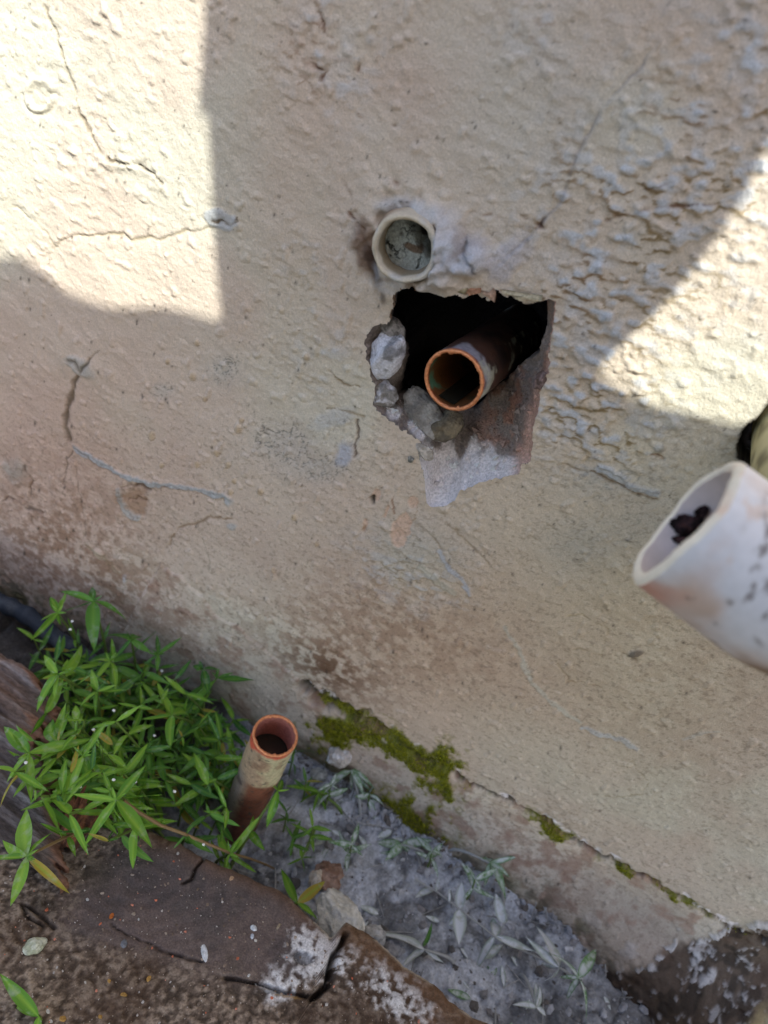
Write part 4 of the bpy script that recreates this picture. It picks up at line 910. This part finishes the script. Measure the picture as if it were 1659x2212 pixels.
for i, (u, v, s) in enumerate(((322, 2113, 13), (268, 2147, 14), (236, 2118, 10), (217, 2196, 11), (135, 2200, 16))): chip(u, v, s, (190, 148, 84), 'yellowish crumb on the speckled lower part of the timber', GC, 80+i)
for i, (u, v, s) in enumerate(((189, 1942, 8), (104, 2184, 10), (110, 2205, 9), (556, 2122, 9), (538, 2106, 8), (270, 1820, 7), (300, 1985, 6))): chip(u, v, s, (220, 218, 216), 'tiny white chip lying on the dark timber', GC, 90+i)
chip(500, 1897, 12, (196, 160, 128), 'pale tan chip by the crack in the timber edge', GC, 99); chip(602, 2000, 13, (176, 158, 132), 'slim beige chip right of the white flakes', GC, 100, (1.3, .45, .3))

def stone(u, v, z, size, seed, c1, c2, label, rot=(0, 0, 0), rough=.45):
    p = on_level(u, v, z); o = rock('stone', p, size, seed, M_stone, two_tone(c1, c2, -.15, .3), None, rot, sub=5, rough=rough*1.8); tag(o, label, 'stone', 'stones in the gap'); return o
stone(732, 1632, .026, (.0075, .0065, .0085), 101, (214, 200, 188), (238, 232, 228), 'pale pinkish stone by the moss right of the upright pipe', (.3, .2, .4))
stone(742, 1990, .030, (.0160, .0115, .009), 102, (206, 200, 188), (232, 228, 220), 'largest cream stone touching the timber edge', (0, .1, -.5))
stone(806, 2025, .024, (.0060, .0060, .0072), 103, (170, 168, 166), (204, 202, 202), 'grey stone beside the largest cream stone', (.3, 0, .3))
stone(712, 1893, .008, (.0086, .0074, .0060), 104, (146, 112, 92), (176, 146, 128), 'rounded reddish brown stone near the timber edge', (0, 0, .4), .6)
stone(690, 1672, .010, (.0048, .0042, .0030), 105, (170, 168, 160), (198, 196, 188), 'small flat grey stone under the pale pinkish stone')
stone(683, 1900, .010, (.0040, .0050, .0045), 106, (200, 184, 164), (214, 204, 190), 'cream sliver of stone leaning on the reddish stone')
stone(850, 2170-120, .006, (.006, .005, .0035), 107, (150, 148, 150), (180, 178, 180), 'flat dusty stone near the sprig with one green leaf')

# twigs and straw in the dust
tw = []; fw_ = []; k = 0
for _ in range(200):
    p = p_gap(np.random.default_rng(_+300)); a = random.uniform(0, 6.3); L_ = random.uniform(.005, .022); d = np.array([math.cos(a), math.sin(a), random.uniform(-.1, .25)])*L_
    q = sweep(np.array([p-d*.5+[0, 0, .0015], p+[0, 0, .002], p+d*.5+[0, 0, .0015]]), [.0003, .0004, .00025], 5).reshape(-1, 3)
    tw.append(q); fw_.append(grid_faces(3, 5, True)+k); k += len(q)
tw = np.concatenate(tw); o = mesh_np('straw', tw, np.concatenate(fw_), M_stone, col=mix(np.ones((len(tw), 3))*lin(150, 148, 146), lin(186, 184, 182), sstep(-.2, .3, fbm3(tw, .01, 2, 4))))
tag(o, 'thin dusty bits of straw and twig on the soil', None, kind='stuff')

# moss cushions made of short blades, on the wall's foot
mi = np.nonzero((mossm.ravel() > np.random.default_rng(3).random(mossm.size)*1.1+.05) & (fine.ravel()))[0]
r = np.random.default_rng(12); pick = r.choice(mi, 34000)
bx_, bz_ = np.meshgrid(wx, wz); bp_ = np.c_[bx_.ravel()[pick], -Hh.ravel()[pick], bz_.ravel()[pick]] + r.normal(size=(len(pick), 3))*.0003
dirb = np.c_[r.normal(size=len(pick))*.5, -np.abs(r.normal(size=len(pick)))-.3, r.normal(size=len(pick))*.5+.4]; dirb /= np.linalg.norm(dirb, axis=1)[:, None]
sdv = np.cross(dirb, r.normal(size=dirb.shape)); sdv /= np.linalg.norm(sdv, axis=1)[:, None]
hl = r.uniform(.0004, .0013, len(pick))[:, None]
Vm = np.stack([bp_-sdv*.00022, bp_+sdv*.00022, bp_+dirb*hl], 1).reshape(-1, 3); Fm = np.arange(len(Vm)).reshape(-1, 3)
mc = np.repeat(mix(np.ones((len(pick), 3))*lin(128, 136, 28), lin(190, 186, 54), r.random(len(pick))), 3, 0)*np.repeat(r.uniform(.45, 1.1, len(pick)), 3)[:, None]
o = mesh_np('moss', Vm, Fm, M_moss, wall, col=mc); o['kind'] = 'stuff'

# ------------------------------------------------------------------ plants
def leaf_mesh(name, wid, droop, fold, curl, mat):
    nl, nc = 9, 5; vs_, cs = [], []
    for i in range(nl):
        t_ = i/(nl-1); w = wid*(math.sin(math.pi*min(1, t_**.85))**.8)*(1-.25*t_)+.012*(1-t_)
        if i == nl-1: w = .002
        for j in range(nc):
            q = (j/(nc-1)-.5)*2
            vs_.append((t_, w*q, -droop*t_*t_+fold*abs(q)*w+curl*q*w*t_+.012*math.sin(9*t_+j))); cs.append((1.0 if j == 2 else .0, t_, abs(q)))
    me = mesh_np(name, vs_, grid_faces(nl, nc), mat, col=np.array(cs, float)); d = me.data; bpy.data.objects.remove(me); return d
LM = {}
def leaf_set(mat, key):
    LM[key] = [leaf_mesh('leaf_blade', w, d, f, c, mat) for (w, d, f, c) in (kinds_dry if key in "uw" else ((.105, .10, .35, 0), (.125, .22, .25, .1), (.092, .05, .45, -.1), (.13, .30, .3, .05), (.10, -.08, .3, 0), (.115, .4, .2, -.12), (.10, .55, .5, .25), (.085, -.15, .6, -.25)))]
kinds_dry = ((.12, .5, .5, .3), (.15, .35, .6, -.3), (.10, -.2, .7, .2), (.17, .15, .4, .25), (.11, .7, .3, -.2))
leaf_set(M_leaf, 'g'); leaf_set(M_leaf_dark, 'd'); leaf_set(M_leaf_dusty, 'u'); leaf_set(M_leaf_grey, 'w')

def add_leaf(root, base_p, tip_p, key, up=(0, 0, 1), width=1.0):
    d = np.array(tip_p)-np.array(base_p); L_ = np.linalg.norm(d)
    if L_ < 1e-5: return
    x = d/L_; up = np.array(up, float)+np.array([random.gauss(0, .5), random.gauss(0, .5)-.2, 0]); z = up-x*(up@x)
    if np.linalg.norm(z) < .1: z = np.array([0, -1, .2])-x*(np.array([0, -1, .2])@x)
    z /= np.linalg.norm(z); y = np.cross(z, x)
    o = bpy.data.objects.new('leaf', random.choice(LM[key])); C.objects.link(o); o.parent = root
    b = np.array(base_p)-np.array(root.location)
    mt = Matrix.Identity(4)
    for i in range(3): mt[i][0], mt[i][1], mt[i][2], mt[i][3] = x[i]*L_, y[i]*L_*width, z[i]*L_*.9, b[i]
    o.matrix_local = mt
def stem_path(a, b, lift=.35, n=14):
    a, b = np.array(a), np.array(b); h_ = np.linalg.norm(b-a)
    c1 = a+np.array([0, 0, h_*lift])+(b-a)*.15; c2 = b-(b-a)*.30+np.array([0, 0, h_*.08])
    t_ = np.linspace(0, 1, n)[:, None]
    return a*(1-t_)**3+3*c1*t_*(1-t_)**2+3*c2*t_*t_*(1-t_)+b*t_**3
def add_stem(root, path, r0, r1, mat):
    fl = sweep(path, np.linspace(r0, r1, len(path)), 7).reshape(-1, 3)
    return mesh_np('stem', fl-np.array(root.location), grid_faces(len(path), 7, True), mat, root)
def root_for(p):
    x = p[0]+random.uniform(-.012, .02); y = min(-.018, max(-.085, p[1]+random.uniform(0, .03))); return np.array([x, y, float(soil_z(np.array([x]), np.array([y]))[0])-.001])

def sprig(label, node, z, tips, key='g', group=None, rootp=None, extra=2, smat=None, tipdz=0, stem=True, name='weed_sprig', r0=.0011, conv=r6, zt=None):
    """one weed: stem from the soil to a rosette whose leaf tips are given, with side leaves lower down"""
    nd = on_level(*conv(*node), z); nd[1] = min(nd[1], -.006); rp = root_for(nd) if rootp is None else np.array(rootp)
    root = thing(name, label, 'weed', tuple(rp), group)
    pt = stem_path(rp, nd)
    if stem: add_stem(root, pt, r0, .0005, smat or M_stem)
    for q in tips:
        dzt = q[2] if len(q) > 2 else tipdz+random.uniform(-.010, .006)
        tp = on_level(*conv(q[0], q[1]), max(.004, z+dzt)); tp[1] = min(tp[1], -.003)
        add_leaf(root, nd, tp, key, width=random.uniform(.8, 1.35))
    for k in range(3 if extra else 0):                                 # young leaves in the middle
        a = random.uniform(0, 6.3); add_leaf(root, nd, nd+np.array([math.cos(a)*.004, math.sin(a)*.004, .004]), key)
    for e in range(extra):
        i = int(len(pt)*(.45+.42*e/max(1, extra))); tg = pt[min(i+1, len(pt)-1)]-pt[i-1]; tg /= np.linalg.norm(tg)
        n_, b_ = frame_of(tg); a = random.uniform(0, 6.3)
        for s in (1, -1):
            dd_ = (n_*math.cos(a)+b_*math.sin(a))*s+tg*.5; L_ = random.uniform(.009, .017); tp = pt[i]+dd_/np.linalg.norm(dd_)*L_; tp[1] = min(tp[1], -.002); add_leaf(root, pt[i], tp, key)
    return root, nd, pt
GW = 'green weeds growing in the gap'
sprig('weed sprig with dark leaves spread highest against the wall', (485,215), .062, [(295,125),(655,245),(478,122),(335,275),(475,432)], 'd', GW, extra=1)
sprig('pale weed sprig beside the dark shade strip at top left', (300,275), .062, [(258,172),(355,168),(165,437),(208,300),(300,355)], 'g', GW, extra=1)
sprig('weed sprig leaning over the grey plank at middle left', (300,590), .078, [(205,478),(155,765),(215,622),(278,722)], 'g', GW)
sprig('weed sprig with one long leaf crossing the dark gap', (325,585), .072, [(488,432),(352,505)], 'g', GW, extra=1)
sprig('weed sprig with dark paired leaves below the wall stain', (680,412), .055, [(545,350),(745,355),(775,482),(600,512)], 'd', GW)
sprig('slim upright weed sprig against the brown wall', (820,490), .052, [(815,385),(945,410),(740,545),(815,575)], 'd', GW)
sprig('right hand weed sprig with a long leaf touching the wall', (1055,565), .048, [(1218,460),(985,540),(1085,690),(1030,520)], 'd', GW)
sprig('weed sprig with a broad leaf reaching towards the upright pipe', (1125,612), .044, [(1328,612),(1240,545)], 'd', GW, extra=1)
sprig('weed sprig in the middle of the clump with four short leaves', (570,525), .062, [(465,485),(640,632),(490,635),(545,472)], 'g', GW)
sprig('weed sprig with yellow green leaves at the clump centre', (505,682), .070, [(408,732),(668,680),(478,802),(465,560),(610,650)], 'g', GW)
sprig('weed sprig with one broad upright leaf left of the pipe', (892,805), .062, [(800,655),(738,842),(862,955),(1022,735)], 'g', GW)
sprig('large weed sprig with long leaves on the far left', (150,1000), .082, [(2,842),(475,935),(18,1142),(152,1262),(60,868)], 'g', GW)
sprig('weed sprig with the widest upright leaf near the left', (300,945), .074, [(332,730),(172,780),(415,840)], 'g', GW)
sprig('weed sprig with narrow curved leaves over the clump centre', (430,1015), .080, [(557,842),(342,1182),(470,1180),(540,1165)], 'g', GW)
sprig('weed sprig with pale rosette behind the front star', (330,1210), .078, [(442,1130),(250,1195),(290,1282),(185,1258),(312,1020)], 'g', GW)
sprig('front weed sprig with a bright star of long leaves over the timber', (602,1245), .088, [(757,1052),(418,1485),(800,1482),(372,1212),(560,1162),(690,1275)], 'g', GW)
rt, nd, pt = sprig('front left weed sprig with hanging leaves over the timber', (140,1535), .080, [(95,1268),(58,1822,-.012),(352,1728,-.010),(-40,1478),(-45,1562),(240,1392)], 'g', GW, smat=M_stem_brown, rootp=(-.080, -.088, .01))
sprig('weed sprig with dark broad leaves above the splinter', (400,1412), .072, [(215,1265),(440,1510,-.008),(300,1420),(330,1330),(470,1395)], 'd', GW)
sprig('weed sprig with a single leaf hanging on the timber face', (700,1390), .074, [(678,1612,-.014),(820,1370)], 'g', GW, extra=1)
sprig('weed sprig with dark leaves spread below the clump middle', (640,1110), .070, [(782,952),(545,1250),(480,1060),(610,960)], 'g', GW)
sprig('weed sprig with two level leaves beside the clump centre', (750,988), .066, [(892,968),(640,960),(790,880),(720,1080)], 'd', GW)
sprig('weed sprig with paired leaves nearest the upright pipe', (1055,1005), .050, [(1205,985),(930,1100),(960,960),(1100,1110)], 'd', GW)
sprig('creeping weed sprig curling up in front of the upright pipe', (1190,1525), .050, [(1100,1400),(1335,1325),(1165,1592),(1330,1600),(1260,1420)], 'g', GW, rootp=(-.035, -.085, .004))
sprig('low weed sprig with oval leaves leaning on the upright pipe', (1440,1195), .058, [(1475,1130),(1400,1330),(1385,1400,-.01)], 'g', GW, extra=1, rootp=(-.027, -.080, .004))
sprig('weed sprig with dark leaves lying at the timber corner', (960,1430), .060, [(1100,1525),(820,1370),(900,1500)], 'd', GW, extra=1)
sprig('corner weed sprig with two leaves at the lower left edge', (140,1868+0), .064, [(-10,1700),(120,2060),(20,1780)], 'g', GW, conv=lambda x, y: (x*.6, 2180-(1868-y)*.45 if y != 1868 else 2195), rootp=tuple(on_timber(85, 2203)), extra=0)
# brown creeping runner at the foot of the clump
rr_ = thing('weed_runner', 'thin brown runner creeping along the timber edge', 'weed', (0, 0, 0), GW)
pr = np.array([on_level(*r6(x, y), z) for x, y, z in ((640,1250,.078),(720,1310,.072),(830,1375,.066),(940,1415,.062),(1060,1465,.058),(1190,1520,.050),(1300,1550,.036),(1380,1580,.016),(1420,1600,.004))])
add_stem(rr_, pr, .0009, .0005, M_stem_brown)
# the tangle underneath
random.seed(21)
for i in range(150):
    u = random.uniform(150, 1230); v = random.uniform(330, 1330)
    if v < 400+(u-150)*.26 or v > 1250+(u-400)*.2: continue
    z = random.uniform(.018, .062)
    nd = on_level(*r6(u, v), z)
    if nd[1] > -.012 or nd[1] < -.094: continue
    root = thing('weed_shoot', 'small dark green weed shoot in the tangle under the taller sprigs', 'weed', tuple(root_for(nd)), 'dark weed shoots in the tangle')
    pt = stem_path(np.array(root.location), nd, n=8); add_stem(root, pt, .0007, .0004, M_stem)
    a0 = random.uniform(0, 6.3)
    for lv in range(3):
        p = pt[-1-lv*2]
        for s in (0, math.pi):
            a = a0+s+lv*1.57+random.gauss(0, .2); L_ = random.choice((.007, .010, .013, .017, .020))*random.uniform(.85, 1.1); tp = p+np.array([math.cos(a)*.85, math.sin(a)*.85, random.uniform(-.1, .5)])*L_; tp[1] = min(tp[1], -.003)
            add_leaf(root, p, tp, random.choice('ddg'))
for i in range(34):                                                   # taller shoots spilling over the left timber
    u = random.uniform(20, 620); v = random.uniform(830, 1460); z = random.uniform(.068, .088)
    nd = on_level(*r6(u, v), z)
    if nd[1] < -.125: continue
    root = thing('weed_shoot', 'bright green weed shoot spilling over the timber at the left', 'weed', tuple(root_for(nd)), 'bright weed shoots over the timber')
    pt = stem_path(np.array(root.location), nd, n=10); add_stem(root, pt, .0009, .0005, M_stem)
    a0 = random.uniform(0, 6.3)
    for lv in range(4):
        p = pt[-1-lv*2]
        for sg in (0, math.pi):
            a = a0+sg+lv*1.57+random.gauss(0, .3); L_ = random.choice((.006, .012, .017, .021))*random.uniform(.85, 1.1); tp = p+np.array([math.cos(a)*.8, math.sin(a)*.8, random.uniform(-.5, .6)])*L_; tp[1] = min(tp[1], -.003); tp[2] = max(tp[2], .062 if tp[1] < -.09 else .01)
            add_leaf(root, p, tp, random.choice('gggd'), width=random.uniform(.8, 1.3))
for (x, y, kk) in ((60, 430, 'd'), (120, 560, 'd'), (235, 575, 'u'), (420, 600, 'u'), (30, 700, 'd'), (150, 770, 'g'), (20, 330, 'd'), (330, 850, 'u'), (700, 880, 'u'), (900, 1010, 'u'), (60, 820, 'd')):
    nd = on_level(*r7(x, y), random.uniform(.012, .026)); nd[1] = min(nd[1], -.008)
    root = thing('weed_shoot', 'small half dusty weed shoot rooted in the grey gap', 'weed', (nd[0]+.003, nd[1]-.003, .002), 'half dusty shoots in the gap')
    pt = stem_path(np.array(root.location), nd, n=8); add_stem(root, pt, .0006, .0004, M_stem)
    a0 = random.uniform(0, 6.3)
    for lv in range(2):
        for sg in (0, 2.1, 4.2):
            a = a0+sg+lv+random.gauss(0, .3); L_ = random.uniform(.007, .016); tp = pt[-1-lv*3]+np.array([math.cos(a)*.8, math.sin(a)*.8, random.uniform(-.2, .6)])*L_; tp[1] = min(tp[1], -.003); tp[2] = max(tp[2], .004); add_leaf(root, pt[-1-lv*3], tp, kk)
# tiny white flowers and buds: one blossom is one thing too small for parts
for i, (x, y, z) in enumerate(((135,1052,.086),(375,318,.070),(365,360,.068),(590,780,.075),(700,1150,.078),(415,1175,.082),(905,1200,.066),(840,575,.05),(590,1140,.092),(485,880,.078),(800,910,.066),(1055,1475,.060))):
    p = on_level(*r6(x, y), z); o = rock('tiny_flower', p, (.0008, .0007, .0006), 200+i, M_petal, two_tone((205, 200, 196), (235, 232, 230)), None, sub=2, rough=.9)
    tag(o, 'tiny white flower among the green weed leaves', 'flower', 'tiny white weed flowers')

# dusty seedlings in the gap
GD = 'dust covered seedlings'
def q7(x, y): return r7(x, y)
sprig('seedling with green and dusty leaves against the wall foot', (965,935), .022, [(985,780),(1085,895),(1070,1090),(905,880),(945,1050),(1060,990)], 'u', GD, conv=q7, extra=0, name='seedling', rootp=(.075, -.010, .004), smat=M_stem_grey)
sprig('star shaped seedling with white dusted green leaves at lower right', (1375,1465), .030, [(1480,1300),(1285,1325),(1470,1610),(1290,1450),(1310,1560),(1440,1400)], 'u', GD, conv=q7, extra=0, name='seedling', smat=M_stem_grey)
sprig('ash grey seedling with tall upright leaves beside the star seedling', (1285,1415), .024, [(1195,1205),(1135,1262),(1240,1500),(1190,1380)], 'w', GD, conv=q7, extra=0, name='seedling', smat=M_stem_grey)
sprig('ash grey seedling with a curved leaf by the mossy wall foot', (1030,1215), .014, [(995,1075),(1050,1160),(1000,1280)], 'w', GD, conv=q7, extra=0, name='seedling', smat=M_stem_grey)
rt, nd, pt = sprig('long dusty seedling stem lying across the soil', (990,1275), .016, [(880,1425),(1165,1365),(1010,1130),(1090,1300)], 'w', GD, conv=q7, extra=0, name='seedling', stem=False)
pr = np.array([on_level(*q7(x, y), z) for x, y, z in ((620,1010,.006),(720,1065,.008),(830,1150,.010),(920,1220,.013),(990,1275,.016),(1120,1340,.018),(1250,1400,.022))]); add_stem(rt, pr, .0006, .0005, M_stem_grey)
for (x, y, x2, y2) in ((830,1150,835,1020), (825,1150,830,1300), (780,1115,785,1060), (720,1065,735,1000)): add_leaf(rt, on_level(*q7(x, y), .010), on_level(*q7(x2, y2), .014), 'w', width=1.3)
sprig('seedling with one clean green leaf amid dusty ones', (665,1335), .012, [(470,1235),(735,1400),(560,1400)], 'w', GD, conv=q7, extra=0, name='seedling', smat=M_stem_grey); 
add_leaf(bpy.data.objects[[o.name for o in C.objects if o.get('label') == 'seedling with one clean green leaf amid dusty ones'][0]], on_level(*q7(660, 1320), .012), on_level(*q7(712, 1225), .020), 'd', width=1.4)
sprig('half dusty seedling rosette under the pale pinkish stone', (335,490), .022, [(515,500),(470,590),(320,600),(205,590),(395,590)], 'u', GD, conv=q7, extra=0, name='seedling', smat=M_stem_grey)
sprig('small bright green seedling right of the upright pipe', (180,610), .014, [(290,620),(75,640),(150,700),(40,560),(215,690)], 'g', GD, conv=q7, extra=0, name='seedling')
sprig('tiny green seedling alone on the grey dust', (100,915), .010, [(95,840),(35,945),(115,975),(160,905)], 'g', GD, conv=q7, extra=0, name='seedling')
sprig('green seedling with a long leaf crossing the reddish stone', (80,1120), .026, [(225,1010),(170,1170),(25,1150),(0,955)], 'g', GD, conv=q7, extra=0, name='seedling', rootp=(.012, -.088, .002))
sprig('pale grey seedling of round leaves at the bottom edge', (1180,1600), .014, [(1185,1480),(1100,1570),(1150,1520),(1225,1500),(1250,1640)], 'w', GD, conv=q7, extra=0, name='seedling', smat=M_stem_grey)
sprig('dusty seedling with a lying leaf below the moss', (250,640), .008, [(380,620),(300,720)], 'w', GD, conv=q7, extra=0, name='seedling', smat=M_stem_grey)
sprig('low dusty seedling half buried beside the moss', (560,850), .008, [(440,840),(690,840),(500,910),(620,900)], 'u', GD, conv=q7, extra=0, name='seedling', smat=M_stem_grey)

# loose fallen leaves, ash grey, lying in the dust
random.seed(5)
for i in range(36):
    x = random.uniform(-.02, .19); y = random.uniform(-.085, -.012); z = float(soil_z(np.array([x]), np.array([y]))[0])+.0012
    a = random.uniform(0, 6.3); L_ = random.uniform(.006, .013); o = bpy.data.objects.new('fallen_leaf', random.choice(LM[random.choice('wwu')])); C.objects.link(o)
    o.location = (x, y, z); o.scale = (L_, L_*1.4, L_*.5); o.rotation_euler = (random.gauss(0, .3), random.gauss(0, .2), a)
    tag(o, 'ash grey fallen leaf lying in the dust', 'leaf', 'fallen leaves in the dust')

# ------------------------------------------------------------------ added unseen board overhead, outline shaped to cast the wall's shade
def shade_pt(u, v, plane=(0, 0)):
    return on_wall(u, v)
SP = np.array([0, 0, .25])+SUN*.50
e1 = np.cross([0, 0, 1.0], SUN); e1 /= np.linalg.norm(e1); e2 = np.cross(SUN, e1)
def to_board(p):
    s = ((SP-p)@SUN); q = p+SUN*s-SP; return q@e1, q@e2
left = [to_board(on_wall(u, v)) for u, v in ((-60,560),(0,553),(45,556),(100,592),(140,626),(185,648),(240,664),(300,662),(360,660),(420,676),(462,690),(478,684),(468,600),(462,520),(458,440),(454,350),(448,260),(432,244),(428,238),(434,150),(440,60),(444,-40),(448,-250))]
right = [to_board(on_wall(u, v)) for u, v in ((1790,60),(1720,200),(1665,300),(1610,412),(1545,520),(1465,625),(1385,708),(1318,768),(1303,782),(1298,797),(1304,812),(1322,828),(1360,850),(1400,872),(1450,884),(1520,900),(1580,914),(1640,920),(1720,930),(1900,940))]
b_lo = -.46
outl = [(left[0][0]-.25, left[0][1]-.005)]+left+[(left[-1][0]+.02, left[-1][1]+.10), (right[0][0]-.02, left[-1][1]+.10)]+right+[(right[-1][0]+.30, right[-1][1]-.01), (right[-1][0]+.30, b_lo), (left[0][0]-.25, b_lo)]
import bmesh
bm = bmesh.new(); vs_ = [bm.verts.new(tuple(SP+e1*a+e2*b)) for a, b in outl]; f = bm.faces.new(vs_)
ex = bmesh.ops.extrude_face_region(bm, geom=[f]); bmesh.ops.translate(bm, verts=[g for g in ex['geom'] if isinstance(g, bmesh.types.BMVert)], vec=Vector(SUN*.012))
bmesh.ops.triangulate(bm, faces=bm.faces[:], ngon_method='EAR_CLIP')
bt = thing('shade_blocker', 'added unseen grey board above the wall, outline shaped to cast the shade', 'board', (0, -.9, -.03))
me = bpy.data.meshes.new('panel'); bm.to_mesh(me); bm.free(); me.materials.append(M_board)
po = bpy.data.objects.new('panel', me); C.objects.link(po); po.parent = bt; po.location = (0, .9, .03)
for a in (outl[-1][0]+.02, outl[-2][0]-.02):  # legs to carry the added shade board
    p = SP+e1*a+e2*(b_lo+.02); q = sweep(np.array([[p[0], p[1], -.03], [p[0], p[1], p[2]*.5], [p[0], p[1], p[2]]]), [.012]*3, 12).reshape(-1, 3)
    mesh_np('leg', q-np.array([0, -.9, -.03]), grid_faces(3, 12, True), M_board, bt)
